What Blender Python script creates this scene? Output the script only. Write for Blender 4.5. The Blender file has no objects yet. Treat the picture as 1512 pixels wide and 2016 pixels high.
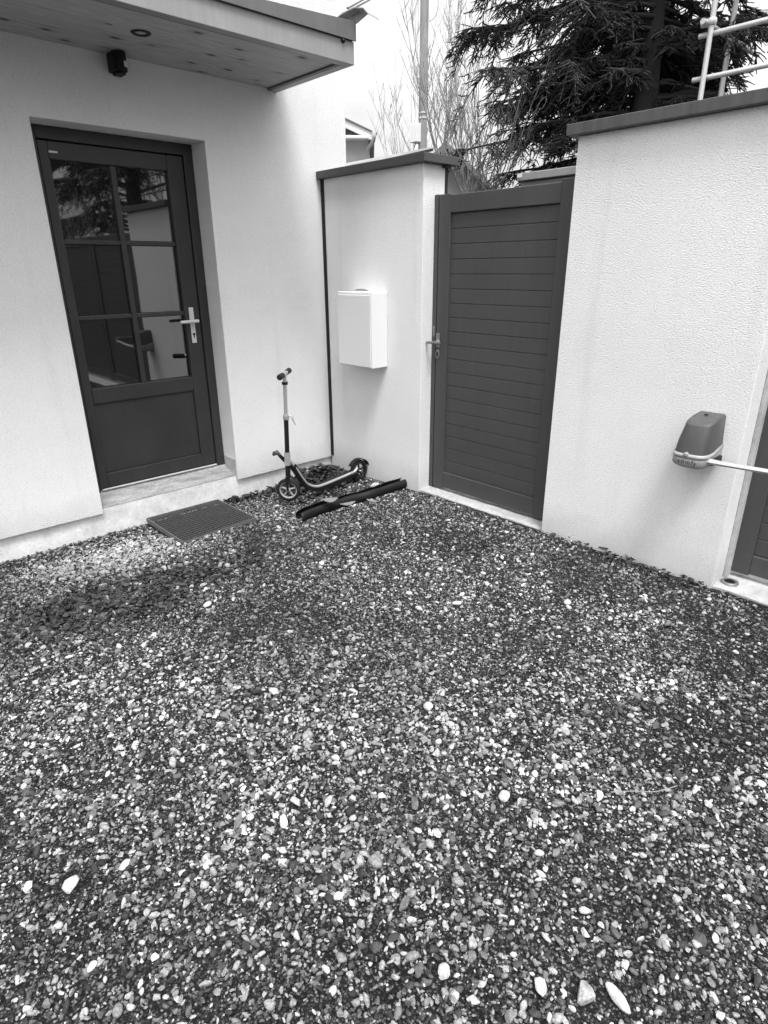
import bpy, bmesh, math, random
import numpy as np
from mathutils import Vector, Matrix, noise
R_ = math.radians
scene = bpy.context.scene
COL = scene.collection
rng = np.random.default_rng(7)
random.seed(7)

# ------------------------------------------------------------------ camera, sky, sun, exposure
CAM = Vector((-3.1482, -4.0280, 1.5326))
ROWS = ((0.72919975, -0.68427172, -0.00632022), (0.25564383, 0.26383839, 0.93007287), (0.63475504, 0.67982462, -0.36732073))
cd = bpy.data.cameras.new('camera'); cam = bpy.data.objects.new('camera', cd); COL.objects.link(cam)
r, u, f = [Vector(v) for v in ROWS]
m3 = Matrix((r, u, -f)).transposed()
cam.matrix_world = Matrix.Translation(CAM) @ m3.to_4x4()
cd.sensor_fit = 'VERTICAL'; cd.sensor_height = 24.0; cd.lens = 1209.377 / 2016 * 24.0
cd.clip_start = 0.05; cd.clip_end = 3000
scene.camera = cam

SUN_DIR = Vector((-0.20, -0.42, 1.0)).normalized()          # towards the sun
sun_el = math.asin(SUN_DIR.z); sun_az = math.atan2(SUN_DIR.x, SUN_DIR.y)
w = bpy.data.worlds.new('World'); scene.world = w; w.use_nodes = True
nt = w.node_tree; nt.nodes.clear()
out = nt.nodes.new('ShaderNodeOutputWorld'); bg = nt.nodes.new('ShaderNodeBackground')
sky = nt.nodes.new('ShaderNodeTexSky'); sky.sky_type = 'NISHITA'; sky.sun_disc = False
sky.sun_elevation = sun_el; sky.sun_rotation = sun_az; sky.air_density = 1.0; sky.dust_density = 3.0
bw = nt.nodes.new('ShaderNodeRGBToBW')
tc = nt.nodes.new('ShaderNodeTexCoord'); mp = nt.nodes.new('ShaderNodeMapping'); mp.inputs['Scale'].default_value = (1, 1, 2.2)
nz = nt.nodes.new('ShaderNodeTexNoise'); nz.inputs['Scale'].default_value = 2.6; nz.inputs['Detail'].default_value = 6; nz.inputs['Roughness'].default_value = .55
cr = nt.nodes.new('ShaderNodeMapRange'); cr.inputs[1].default_value = .35; cr.inputs[2].default_value = .68; cr.inputs[3].default_value = 8.0; cr.inputs[4].default_value = 12.5
mx = nt.nodes.new('ShaderNodeMix'); mx.data_type = 'FLOAT'; mx.inputs[0].default_value = .8
L = nt.links.new
L(tc.outputs['Generated'], mp.inputs[0]); L(mp.outputs[0], nz.inputs['Vector']); L(nz.outputs[0], cr.inputs[0])
L(sky.outputs[0], bw.inputs[0]); L(bw.outputs[0], mx.inputs[2]); L(cr.outputs[0], mx.inputs[3])
# an overcast sky is about three times brighter overhead than at the horizon
sz = nt.nodes.new('ShaderNodeSeparateXYZ'); L(tc.outputs['Generated'], sz.inputs[0])
el = nt.nodes.new('ShaderNodeMapRange'); el.inputs[1].default_value = 0.0; el.inputs[2].default_value = 1.0; el.inputs[3].default_value = 0.27; el.inputs[4].default_value = 1.60; L(sz.outputs[2], el.inputs[0])
ml = nt.nodes.new('ShaderNodeMath'); ml.operation = 'MULTIPLY'; L(mx.outputs[0], ml.inputs[0]); L(el.outputs[0], ml.inputs[1])
L(ml.outputs[0], bg.inputs[0]); bg.inputs[1].default_value = 0.10; L(bg.outputs[0], out.inputs[0])
sl = bpy.data.lights.new('sun', 'SUN'); sl.energy = 1.5; sl.angle = R_(18); sl.color = (1, 1, 1)
so = bpy.data.objects.new('sun', sl); COL.objects.link(so)
so.rotation_euler = (-SUN_DIR).to_track_quat('-Z', 'Y').to_euler()
scene.view_settings.view_transform = 'Standard'; scene.view_settings.look = 'None'
scene.view_settings.exposure = 1.25; scene.view_settings.gamma = 1.0
scene.cycles.max_bounces = 8

# ------------------------------------------------------------------ object helpers
BASE = {}
def tag(o, label=None, cat=None, group=None, kind=None):
    if label: o['label'] = label
    if cat: o['category'] = cat
    if group: o['group'] = group
    if kind: o['kind'] = kind
    return o
def thing(name, label, cat, loc=(0, 0, 0), group=None):
    o = bpy.data.objects.new(name, None); COL.objects.link(o); o.empty_display_size = .1
    o.location = loc; BASE[o] = Vector(loc)
    return tag(o, label, cat, group)

class MB:
    def __init__(s): s.v = []; s.f = []; s.sm = []
    def add(s, vs, fs, smooth=False):
        n = len(s.v); s.v += [tuple(v) for v in vs]; s.f += [tuple(i + n for i in q) for q in fs]; s.sm += [smooth] * len(fs); return s
    def box(s, x0, x1, y0, y1, z0, z1):
        x0, x1 = sorted((x0, x1)); y0, y1 = sorted((y0, y1)); z0, z1 = sorted((z0, z1))
        vs = [(x, y, z) for z in (z0, z1) for y in (y0, y1) for x in (x0, x1)]
        return s.add(vs, [(0, 2, 3, 1), (4, 5, 7, 6), (0, 1, 5, 4), (2, 6, 7, 3), (0, 4, 6, 2), (1, 3, 7, 5)])
    def prism(s, loop, a, b, axis):      # closed loop of 2-D points swept along an axis from a to b
        def P(p, t):
            return {0: (t, p[0], p[1]), 1: (p[0], t, p[1]), 2: (p[0], p[1], t)}[axis]
        n = len(loop)
        vs = [P(p, a) for p in loop] + [P(p, b) for p in loop]
        fs = [tuple(range(n)), tuple(range(2 * n - 1, n - 1, -1))] + [(i, (i + 1) % n, n + (i + 1) % n, n + i) for i in range(n)]
        return s.add(vs, fs)
    def tube(s, path, rad, n=10, cap=True, flat=1.0):
        path = [Vector(p) for p in path]; k = len(path)
        rads = rad if isinstance(rad, (list, tuple)) else [rad] * k
        vs = []; prev = None
        for i, p in enumerate(path):
            t = (path[min(i + 1, k - 1)] - path[max(i - 1, 0)]).normalized()
            if prev is None:
                a = Vector((0, 0, 1)) if abs(t.z) < .9 else Vector((1, 0, 0))
                x = t.cross(a).normalized()
            else:
                x = (prev - t * prev.dot(t)).normalized()
            prev = x; y = t.cross(x)
            for j in range(n):
                an = 2 * math.pi * j / n
                vs.append(p + (x * math.cos(an) + y * math.sin(an) * flat) * rads[i])
        fs = [(i * n + j, i * n + (j + 1) % n, (i + 1) * n + (j + 1) % n, (i + 1) * n + j) for i in range(k - 1) for j in range(n)]
        s.add(vs, fs, True)
        if cap:
            s.add(vs[:n], [tuple(range(n - 1, -1, -1))]); s.add(vs[-n:], [tuple(range(n))])
        return s
    def lathe(s, prof, centre, axis, n=24):   # prof: (radius, along)
        c = Vector(centre); ax = Vector(axis).normalized()
        a = Vector((0, 0, 1)) if abs(ax.z) < .9 else Vector((1, 0, 0))
        x = ax.cross(a).normalized(); y = ax.cross(x)
        vs = []
        for (rr, t) in prof:
            for j in range(n):
                an = 2 * math.pi * j / n
                vs.append(c + ax * t + (x * math.cos(an) + y * math.sin(an)) * rr)
        k = len(prof)
        fs = [(i * n + j, i * n + (j + 1) % n, (i + 1) * n + (j + 1) % n, (i + 1) * n + j) for i in range(k - 1) for j in range(n)]
        return s.add(vs, fs, True)
    def build(s, name, mat, parent=None, bevel=0, loc=None, seg=2, autosmooth=True):
        me = bpy.data.meshes.new(name)
        off = BASE[parent] if parent is not None else (Vector(loc) if loc is not None else Vector((0, 0, 0)))
        me.from_pydata([Vector(v) - off for v in s.v], [], s.f)
        me.polygons.foreach_set('use_smooth', s.sm)
        me.materials.append(mat)
        bm = bmesh.new(); bm.from_mesh(me); bmesh.ops.recalc_face_normals(bm, faces=bm.faces[:]) if len(bm.faces) < 60000 else None
        bm.to_mesh(me); bm.free(); me.update()
        o = bpy.data.objects.new(name, me); COL.objects.link(o)
        BASE[o] = off
        if parent is not None: o.parent = parent
        elif loc is not None: o.location = loc
        if bevel:
            b = o.modifiers.new('bevel', 'BEVEL'); b.width = bevel; b.segments = seg; b.limit_method = 'ANGLE'; b.angle_limit = R_(40)
            b.harden_normals = False
        return o

# ------------------------------------------------------------------ materials (all greys: the place is seen in black and white)
def mat(name, grey, rough=.6, metal=0., spec=.5, ior=None):
    m = bpy.data.materials.new(name); m.use_nodes = True
    b = m.node_tree.nodes['Principled BSDF']
    b.inputs['Base Color'].default_value = (grey, grey, grey, 1); b.inputs['Roughness'].default_value = rough
    b.inputs['Metallic'].default_value = metal; b.inputs['Specular IOR Level'].default_value = spec
    if ior: b.inputs['IOR'].default_value = ior
    return m
class N:
    def __init__(s, m): s.m = m; s.t = m.node_tree; s.b = s.t.nodes['Principled BSDF']; s.tc = s.t.nodes.new('ShaderNodeTexCoord')
    def n(s, t, **k):
        q = s.t.nodes.new(t)
        for a, v in k.items():
            if a.startswith('i_'): q.inputs[a[2:].replace('_', ' ')].default_value = v
            else: setattr(q, a, v)
        return q
    def l(s, a, b): s.t.links.new(a, b)
    def coord(s, scale=(1, 1, 1), kind='Object', rot=(0, 0, 0)):
        m = s.n('ShaderNodeMapping'); m.inputs['Scale'].default_value = scale; m.inputs['Rotation'].default_value = rot
        s.l(s.tc.outputs[kind], m.inputs[0]); return m.outputs[0]
    def noise(s, vec, scale, detail=3, rough=.5):
        q = s.n('ShaderNodeTexNoise'); q.inputs['Scale'].default_value = scale; q.inputs['Detail'].default_value = detail; q.inputs['Roughness'].default_value = rough
        s.l(vec, q.inputs['Vector']); return q.outputs[0]
    def ramp(s, fac, pts, interp='LINEAR'):
        q = s.n('ShaderNodeValToRGB'); e = q.color_ramp.elements; q.color_ramp.interpolation = interp
        while len(e) < len(pts): e.new(.5)
        for i, (p, v) in enumerate(pts): e[i].position = p; e[i].color = (v, v, v, 1)
        s.l(fac, q.inputs[0]); return q.outputs[0]
    def math(s, op, a, b):
        q = s.n('ShaderNodeMath'); q.operation = op
        for i, x in enumerate((a, b)):
            if isinstance(x, (int, float)): q.inputs[i].default_value = x
            else: s.l(x, q.inputs[i])
        return q.outputs[0]
    def maprange(s, a, f0, f1, t0, t1):
        q = s.n('ShaderNodeMapRange'); s.l(a, q.inputs[0])
        for i, v in enumerate((f0, f1, t0, t1)): q.inputs[i + 1].default_value = v
        return q.outputs[0]
    def color(s, x): s.l(x, s.b.inputs['Base Color'])
    def rough(s, x): s.l(x, s.b.inputs['Roughness'])
    def bump(s, h, strength, dist, prev=None):
        q = s.n('ShaderNodeBump'); q.inputs['Strength'].default_value = strength; q.inputs['Distance'].default_value = dist
        s.l(h, q.inputs['Height'])
        if prev is not None: s.l(prev, q.inputs['Normal'])
        s.l(q.outputs[0], s.b.inputs['Normal']); return q.outputs[0]

def plaster(name, grey, coarse=1.0, strength=.6):
    m = mat(name, grey, .92, spec=.2); n = N(m)
    v = n.coord((1, 1, 1.0), 'Object')
    vs = n.coord((1, 1, 1.5), 'Object')
    a = n.noise(vs, 120 * coarse, 3, .55); b = n.noise(v, 300 * coarse, 2, .6)
    big = n.noise(v, 1.3, 4, .6)
    vor = n.n('ShaderNodeTexVoronoi'); vor.inputs['Scale'].default_value = 170 * coarse; n.l(vs, vor.inputs['Vector'])
    pits = n.maprange(a, .30, .48, .80, 1.0)
    large = n.maprange(big, .3, .7, .94, 1.03)
    pz = n.n('ShaderNodeSeparateXYZ'); gpos = n.n('ShaderNodeNewGeometry'); n.l(gpos.outputs['Position'], pz.inputs[0])
    foot = n.maprange(n.math('ADD', pz.outputs[2], n.math('MULTIPLY', n.noise(v, 7, 5, .7), -.22)), -.10, .10, .80, 1.0)
    drip = n.maprange(n.noise(n.coord((1, 1, .05)), 9, 5, .7), .56, .74, 1.0, .93)
    large = n.math('MULTIPLY', large, n.math('MULTIPLY', foot, drip))
    c = n.math('MULTIPLY', n.math('MULTIPLY', pits, large), grey)
    n.color(c)
    h = n.math('ADD', a, n.math('MULTIPLY', b, .35)); h = n.math('SUBTRACT', h, n.math('MULTIPLY', vor.outputs[0], .3))
    n.bump(h, strength, .010)
    return m
M = {}
M['plaster'] = plaster('house_plaster', .86, .95, .7)
M['plaster_rough'] = plaster('garden_wall_plaster', .84, 1.0, .65)
M['reveal'] = M['plaster']
def mk_plinth(name, g):
    m = mat(name, g, .9, spec=.2); n = N(m); v = n.coord()
    a = n.noise(v, 9, 6, .65); s = n.noise(v, 55, 4, .6)
    c = n.math('MULTIPLY', n.maprange(a, .3, .7, .72, 1.08), n.math('MULTIPLY', n.maprange(s, .28, .5, .8, 1.0), g)); n.color(c)
    n.bump(n.math('ADD', a, s), .3, .006); return m
M['plinth'] = mk_plinth('plinth_render', .78)
M['concrete'] = mk_plinth('old_concrete', .50)
M['threshold'] = mk_plinth('threshold_concrete', .46)
def mk_sill():
    m = mat('sill_concrete', .45, .8, spec=.3); n = N(m); v = n.coord((1, 3, 1))
    a = n.noise(v, 7, 7, .7); s = n.noise(n.coord(), 70, 4, .6)
    c = n.math('MULTIPLY', n.maprange(a, .3, .72, .18, .46), n.maprange(s, .3, .6, .78, 1.1)); n.color(c); n.bump(s, .3, .003); return m
M['sill'] = mk_sill()
def mk_paint(name, g, rough=.42, var=.1, grain=.12):
    m = mat(name, g, rough, spec=.4); n = N(m); v = n.coord()
    a = n.noise(v, 3.5, 5, .6); s = n.noise(v, 600, 2, .5); d = n.noise(n.coord((1, 1, .12)), 30, 5, .7)
    k = n.math('MULTIPLY', n.maprange(a, .3, .7, 1 - var, 1 + var), n.maprange(d, .35, .75, .94, 1.1))
    n.color(n.math('MULTIPLY', k, g)); n.rough(n.maprange(a, .3, .7, rough - .06, rough + .1))
    n.bump(s, grain, .0006); return m
M['door'] = mk_paint('door_paint', .036, .38)
M['gate'] = mk_paint('gate_paint', .060, .5, .06)
M['gate_dark'] = mk_paint('dark_joint', .02, .7)
M['coping'] = mk_paint('coping_metal', .062, .45, .15)
M['fascia'] = mk_paint('fascia_grey', .28, .45, .1)
M['fascia_dark'] = mk_paint('flashing_grey', .13, .4, .1)
M['white_box'] = mat('white_plastic', .72, .5)
M['black'] = mk_paint('black_plastic', .008, .5, .1); M['black'].node_tree.nodes['Principled BSDF'].inputs['Specular IOR Level'].default_value = .3
M['black_matt'] = mk_paint('black_rubber', .008, .75, .1)
M['chrome'] = mat('brushed_metal', .55, .3, .6)
M['alu'] = mk_paint('light_aluminium', .62, .35, .05)
M['steel'] = mat('galvanised_steel', .22, .45, .5)
def mk_stain_coping():
    m = mat('stained_coping', .14, .5); n = N(m)
    dr = n.noise(n.coord((1, 1, .06)), 22, 6, .75); sp = n.noise(n.coord(), 60, 4, .7)
    c = n.math('ADD', n.maprange(dr, .35, .7, .055, .09), n.maprange(sp, .66, .75, 0, .13)); n.color(c); return m
M['coping_stained'] = mk_stain_coping()
def mk_soffit():
    m = mat('knotty_pine', .3, .6, spec=.3); n = N(m)
    v = n.coord((1, 1, 1))
    sx = n.n('ShaderNodeSeparateXYZ'); n.l(v, sx.inputs[0])
    pl = n.math('DIVIDE', sx.outputs[1], .115); fl = n.math('FLOOR', pl, 0); fr = n.math('FRACT', pl, 0)
    # each board gets its own grain offset
    cx = n.n('ShaderNodeCombineXYZ'); n.l(n.math('ADD', sx.outputs[0], n.math('MULTIPLY', fl, 3.7)), cx.inputs[0]); n.l(sx.outputs[1], cx.inputs[1]); n.l(fl, cx.inputs[2])
    mpn = n.n('ShaderNodeMapping'); mpn.inputs['Scale'].default_value = (1.2, 14, 1); n.l(cx.outputs[0], mpn.inputs[0])
    g = n.noise(mpn.outputs[0], 6, 6, .65)
    mk = n.n('ShaderNodeMapping'); mk.inputs['Scale'].default_value = (5.0, 10.5, 1); n.l(cx.outputs[0], mk.inputs[0])
    vo = n.n('ShaderNodeTexVoronoi'); vo.inputs['Scale'].default_value = 1.0; vo.voronoi_dimensions = '2D'; n.l(mk.outputs[0], vo.inputs['Vector'])
    vc = n.n('ShaderNodeSeparateColor'); n.l(vo.outputs['Color'], vc.inputs[0])
    sel = n.maprange(vc.outputs[0], .66, .68, 1.0, 0.0)
    kn = n.math('MAXIMUM', n.maprange(n.math('ADD', vo.outputs[0], n.math('MULTIPLY', n.maprange(vc.outputs[1], 0, 1, 0, .09), 1.0)), .08, .19, .10, 1.0), sel)
    halo = n.math('MAXIMUM', n.maprange(vo.outputs[0], .1, .42, .72, 1.0), sel)
    seam = n.maprange(fr, 0.0, .045, .62, 1.0)
    bt = n.n('ShaderNodeTexWhiteNoise'); bt.noise_dimensions = '1D'; n.l(fl, bt.inputs['W'])
    c = n.math('MULTIPLY', n.maprange(g, .3, .7, .30, .54), n.math('MULTIPLY', kn, n.math('MULTIPLY', halo, seam)))
    c = n.math('MULTIPLY', c, n.maprange(bt.outputs[0], 0, 1, .86, 1.12)); n.color(c)
    n.bump(n.math('MULTIPLY', seam, 1.0), .5, .003); return m
M['pine'] = mk_soffit()
def mk_glass():
    m = mat('door_glass', .006, .02, spec=.5, ior=2.3); n = N(m)
    a = n.noise(n.coord(), 2.2, 2, .5); n.bump(a, .04, .01); return m
M['glass'] = mk_glass()
def mk_dirt():
    m = mat('damp_grit', .07, .95, spec=.25); n = N(m); v = n.coord()
    vo = n.n('ShaderNodeTexVoronoi'); vo.inputs['Scale'].default_value = 190; n.l(v, vo.inputs['Vector'])
    vo2 = n.n('ShaderNodeTexVoronoi'); vo2.inputs['Scale'].default_value = 95; n.l(v, vo2.inputs['Vector'])
    sp = n.n('ShaderNodeSeparateColor'); n.l(vo.outputs['Color'], sp.inputs[0])
    g = n.ramp(sp.outputs[0], [(0, .006), (.5, .018), (.8, .055), (1, .20)])
    edge = n.maprange(vo.outputs[0], .2, .75, 1.0, .25)
    big = n.maprange(n.noise(v, 2.2, 5, .6), .35, .65, .65, 1.3)
    n.color(n.math('MULTIPLY', n.math('MULTIPLY', g, edge), big))
    h = n.math('SUBTRACT', n.math('MULTIPLY', n.noise(v, 40, 4, .6), .8), n.math('ADD', n.math('MULTIPLY', vo.outputs[0], .6), n.math('MULTIPLY', vo2.outputs[0], .6)))
    n.bump(h, .9, .008); return m
M['dirt'] = mk_dirt()
def mk_stone(name, attr=True, grey=.4):
    m = mat(name, grey, .7, spec=.4); n = N(m); v = n.coord()
    veins = n.noise(v, 2.2 if attr else 26, 5, .7); spk = n.noise(v, 9 if attr else 160, 3, .6)
    k = n.math('MULTIPLY', n.maprange(veins, .3, .7, .50, 1.3), n.maprange(spk, .3, .65, .70, 1.2))
    if attr:
        at = n.n('ShaderNodeAttribute'); at.attribute_type = 'INSTANCER'; at.attribute_name = 'tone'
        c = n.math('MULTIPLY', k, at.outputs['Fac'])
    else: c = n.math('MULTIPLY', k, grey)
    n.color(n.math('MINIMUM', c, .82)); n.bump(spk, .25, .12 if attr else .002); return m
M['stone'] = mk_stone('gravel_stone')
M['stone_pale'] = mk_stone('pale_pebble', False, .50)
M['stone_mid'] = mk_stone('mid_pebble', False, .36)
M['stone_dark'] = mk_stone('dark_shard', False, .10)
def mk_leaf(name, a, b):
    m = mat(name, a, .8, spec=.25); n = N(m)
    g = n.n('ShaderNodeNewGeometry'); c = n.maprange(g.outputs['Random Per Island'], 0, 1, a, b)
    s = n.noise(n.coord(), 60, 4, .6); n.color(n.math('MULTIPLY', c, n.maprange(s, .3, .7, .7, 1.25))); return m
M['leaf'] = mk_leaf('dead_leaf', .012, .07)
M['leaf_grey'] = mk_leaf('pale_dead_leaf', .16, .2)
M['needles'] = mk_leaf('conifer_needles', .010, .11)
M['bark'] = mk_leaf('dark_bark', .03, .045)
M['twig'] = mk_leaf('sky_glare_twig', .24, .42)  # light grey puts the glare of the sky behind into the twig colour
M['twig_dark'] = mk_leaf('winter_twig', .07, .12)

# ------------------------------------------------------------------ terrain
def smooth(t): t = np.clip(t, 0, 1); return t * t * (3 - 2 * t)
def gz(x, y):
    x = np.asarray(x, float); y = np.asarray(y, float)
    d = -y
    a = -0.108 * (1 - smooth(d / 1.5)) * (0.30 + 0.70 * smooth((-x) / 0.75))
    hump = 0.010 * np.sin(x * 2.1 + 1) * np.sin(y * 1.7 + .4) + 0.006 * np.sin(x * 5.3) * np.cos(y * 4.7)
    hump = hump * smooth(d / .8) * smooth(-x / .5)
    inside = smooth((-x + .25) / .3)
    far = 1 - smooth((np.maximum(np.abs(x + 2), np.abs(y + 2)) - 6) / 4)
    return (a + hump - 0.012) * far - .012 * (1 - far)
GXS = np.concatenate([[-900, -400, -150, -60, -25, -14, -9, -7.5], np.arange(-6.5, .8, .08), [1.2, 2, 3, 5, 8, 14, 30, 80, 250, 900]])
GYS = np.concatenate([[-900, -400, -150, -60, -25, -14, -10, -8.5], np.arange(-7.5, .6, .08), [1.0, 2, 3, 5, 8, 14, 30, 80, 250, 900]])
XX, YY = np.meshgrid(GXS, GYS); ZZ = gz(XX, YY)
nx, ny = len(GXS), len(GYS)
me = bpy.data.meshes.new('ground')
me.from_pydata(np.stack([XX, YY, ZZ], -1).reshape(-1, 3).tolist(), [], [(j * nx + i, j * nx + i + 1, (j + 1) * nx + i + 1, (j + 1) * nx + i) for j in range(ny - 1) for i in range(nx - 1)])
me.polygons.foreach_set('use_smooth', [True] * len(me.polygons)); me.materials.append(M['dirt'])
g = bpy.data.objects.new('ground', me); COL.objects.link(g); tag(g, kind='structure')

# ------------------------------------------------------------------ house
XL, XR, ZT, ZB = -1.926, -.914, 2.296, .044
XE = .248; HT = 6.2
house = thing('house', 'pale rendered house with glazed entrance door under a flat timber canopy', 'house', (-3.0, 0, 0))
b = MB()
b.box(-7.5, XL, 0, .30, ZB, HT); b.box(XR, XE, 0, .30, ZB, HT); b.box(XL, XR, 0, .30, ZT, HT)
b.box(-7.5, XE, .302, 7.5, -.3, HT)
b.build('wall', M['plaster'], house)
b = MB(); b.box(-7.48, XE - .02, .026, .299, -.5, ZB - .001); b.box(XL + .001, XR - .001, .026, .299, ZB - .001, .0665); b.build('plinth', M['plinth'], house)
b = MB(); b.box(-7.8, XE + .3, -.3, 7.8, HT + .001, HT + .16); b.build('roof', M['coping'], house, .01)
# doorstep: sloping sill over the plinth
b = MB(); b.prism([(.0255, .0670), (.299, .0670), (.299, .140), (.185, .133), (.150, .112), (.0255, .074)], XL + .002, XR - .002, 0)
b.build('doorstep', M['sill'], house, .004)
b = MB(); b.box(XR + .0005, XR - .004, .006, .17, .072, .20); b.build('reveal_patch', M['concrete'], house)
# door
DY = .175   # face of the frame
fr = MB()
fr.box(XL + .001, XL + .066, DY, .285, .128, ZT - .001); fr.box(XR - .066, XR - .001, DY, .285, .128, ZT - .001)
fr.box(XL + .067, XR - .067, DY, .285, ZT - .068, ZT - .001)
door = fr.build('door', M['door'], house, .004)
LX0, LX1, LZ0, LZ1 = XL + .071, XR - .071, .150, ZT - .073
gx0, gx1, gz0, gz1 = -1.800, -1.095, .823, 2.130
px0, px1, pz0, pz1 = -1.800, -1.095, .248, .722
LY = DY + .012
b = MB()
b.box(LX0, gx0, LY, LY + .06, LZ0, LZ1); b.box(gx1, LX1, LY, LY + .06, LZ0, LZ1)
b.box(gx0 + .0005, gx1 - .0005, LY, LY + .06, gz1, LZ1); b.box(gx0 + .0005, gx1 - .0005, LY, LY + .06, pz1, gz0); b.box(gx0 + .0005, gx1 - .0005, LY, LY + .06, LZ0, pz0)
b.build('door_leaf', M['door'], door, .005)
b = MB(); b.box(px0 + .001, px1 - .001, LY + .016, LY + .05, pz0 + .001, pz1 - .001); b.build('door_panel', M['door'], door, .003)
mxs = (-1.462, -1.428); t1 = (1.685, 1.713); t2 = (1.245, 1.273)
b = MB(); b.box(mxs[0], mxs[1], LY + .006, LY + .04, gz0 + .001, gz1 - .001)
for t in (t1, t2):
    b.box(gx0 + .001, mxs[0] - .0005, LY + .007, LY + .04, *t); b.box(mxs[1] + .0005, gx1 - .001, LY + .007, LY + .04, *t)
b.build('glazing_bars', M['door'], door, .004)
k = 0
for (a0, a1) in ((gx0, mxs[0]), (mxs[1], gx1)):
    for (c0, c1) in ((t1[1], gz1), (t2[1], t1[0]), (gz0, t2[0])):
        b = MB(); yy = LY + .030
        vs = [(a0 + .002, yy, c0 + .002), (a1 - .002, yy, c0 + .002), (a1 - .002, yy, c1 - .002), (a0 + .002, yy, c1 - .002)]
        b.add(vs, [(0, 1, 2, 3)]); b.add([(x, y + .006, z) for x, y, z in vs], [(3, 2, 1, 0)])
        o = b.build('glass_pane', M['glass'], door); k += 1
# handle plate with lever and keyhole
hx = -1.048; hy = LY
b = MB(); b.box(hx - .017, hx + .017, hy - .008, hy - .0005, 1.055, 1.295); b.build('handle_plate', M['alu'], door, .003)
b = MB(); b.tube([(hx, hy - .008, 1.205), (hx, hy - .052, 1.205)], .010, 12); b.tube([(hx + .022, hy - .055, 1.205), (hx - .03, hy - .057, 1.205), (hx - .112, hy - .055, 1.203)], [.0115, .011, .010], 12)
b.build('door_handle', M['alu'], door)
b = MB(); b.lathe([(0, 0), (.009, 0), (.009, .003)], (hx, hy - .012, 1.115), (0, 1, 0), 16); b.box(hx - .003, hx + .003, hy - .0115, hy - .0085, 1.088, 1.112); b.build('keyhole', M['black'], door)
b = MB(); b.box(-1.800, -1.752, LY - .0025, LY - .0005, 2.163, 2.173); b.build('maker_plate', M['alu'], door)
b = MB(); b.box(XL + .075, XR - .075, DY - .012, DY + .004, .1425, .149); b.build('weather_bar', M['alu'], door, .002)
# canopy: knotty pine soffit, grey fascia boards, sloping flashing
CX1, CY, CZ = -.345, -.80, 2.640
b = MB(); b.box(-6.5, CX1 - .062, -.745, -.0015, CZ + .012, CZ + .032); canopy = b.build('canopy', M['pine'], house)
b = MB(); b.box(-6.5, CX1, CY, -.746, CZ - .004, 2.748); b.box(CX1 - .06, CX1, -.7455, -.001, CZ - .004, 2.748); b.build('fascia', M['fascia'], canopy, .003)
b = MB(); b.box(CX1 - .075, CX1 - .0605, -.745, -.001, CZ - .001, CZ + .012); b.box(-6.5, CX1 - .076, -.745, -.728, CZ - .001, CZ + .012)
b.build('edge_trim', M['fascia_dark'], canopy, .002)
b = MB()
b.prism([(-6.5, 2.7485), (CX1 + .004, 2.7485), (CX1 + .004, 2.842), (-1.75, 2.762), (-6.5, 2.762)], CY - .016, CY - .004, 1)
b.prism([(-.78, 2.7485), (-.0015, 2.7485), (-.0015, 2.90), (-.78, 2.842)], CX1 - .008, CX1 + .004, 0)
b.build('flashing', M['fascia_dark'], canopy, .001)
b = MB(); b.prism([(-6.5, 2.7495), (CX1 - .009, 2.7495), (CX1 - .009, 2.835), (-1.75, 2.757), (-6.5, 2.757)], CY + .0, -.0015, 1); b.build('roof_deck', M['coping'], canopy)
# curled end of the roof sheet
b = MB()
pr = [(-.60, 2.880), (-.72, 2.902), (-.83, 2.905), (-.905, 2.885), (-.945, 2.850)]
vs = []
for (y, z) in pr: vs += [(CX1 - .02, y, z - .005), (CX1 + .06, y - .005, z - .018), (CX1 + .06, y - .005, z - .022), (CX1 - .02, y, z - .010)]
b.add(vs, [(i * 4 + j, i * 4 + (j + 1) % 4, i * 4 + 4 + (j + 1) % 4, i * 4 + 4 + j) for i in range(4) for j in range(4)] + [(0, 1, 2, 3), (16, 17, 18, 19)])
b.add([(CX1 + .03, -.79, 2.842), (CX1 + .03, -.66, 2.872), (CX1 + .03, -.80, 2.888), (CX1 + .03, -.90, 2.868), (CX1 + .033, -.79, 2.842), (CX1 + .033, -.66, 2.872), (CX1 + .033, -.80, 2.888), (CX1 + .033, -.90, 2.868)], [(0, 1, 2, 3), (7, 6, 5, 4), (0, 4, 5, 1), (1, 5, 6, 2), (2, 6, 7, 3), (3, 7, 4, 0)])
b.build('roof_sheet_end', M['fascia'], canopy)
b = MB(); b.lathe([(.011, .004), (.013, 0), (.010, -.012), (0, -.014)], (CX1 - .085, CY - .002, 2.738), (0, 1, 0), 12); b.build('screw_head', M['black'], canopy)

dl = thing('downlight', 'round black recessed downlight in the knotty canopy ceiling', 'ceiling light', (-1.456, -.441, CZ + .012))
b = MB(); b.lathe([(.026, .010), (.028, -.004), (.044, -.006), (.050, -.001), (.050, .004)], (-1.456, -.441, CZ + .012), (0, 0, 1), 32); b.build('ring', M['gate_dark'], dl)
b = MB(); b.lathe([(0, .004), (.027, .004), (.027, .008)], (-1.456, -.441, CZ + .012), (0, 0, 1), 24); b.build('lens', M['white_box'], dl)

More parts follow.
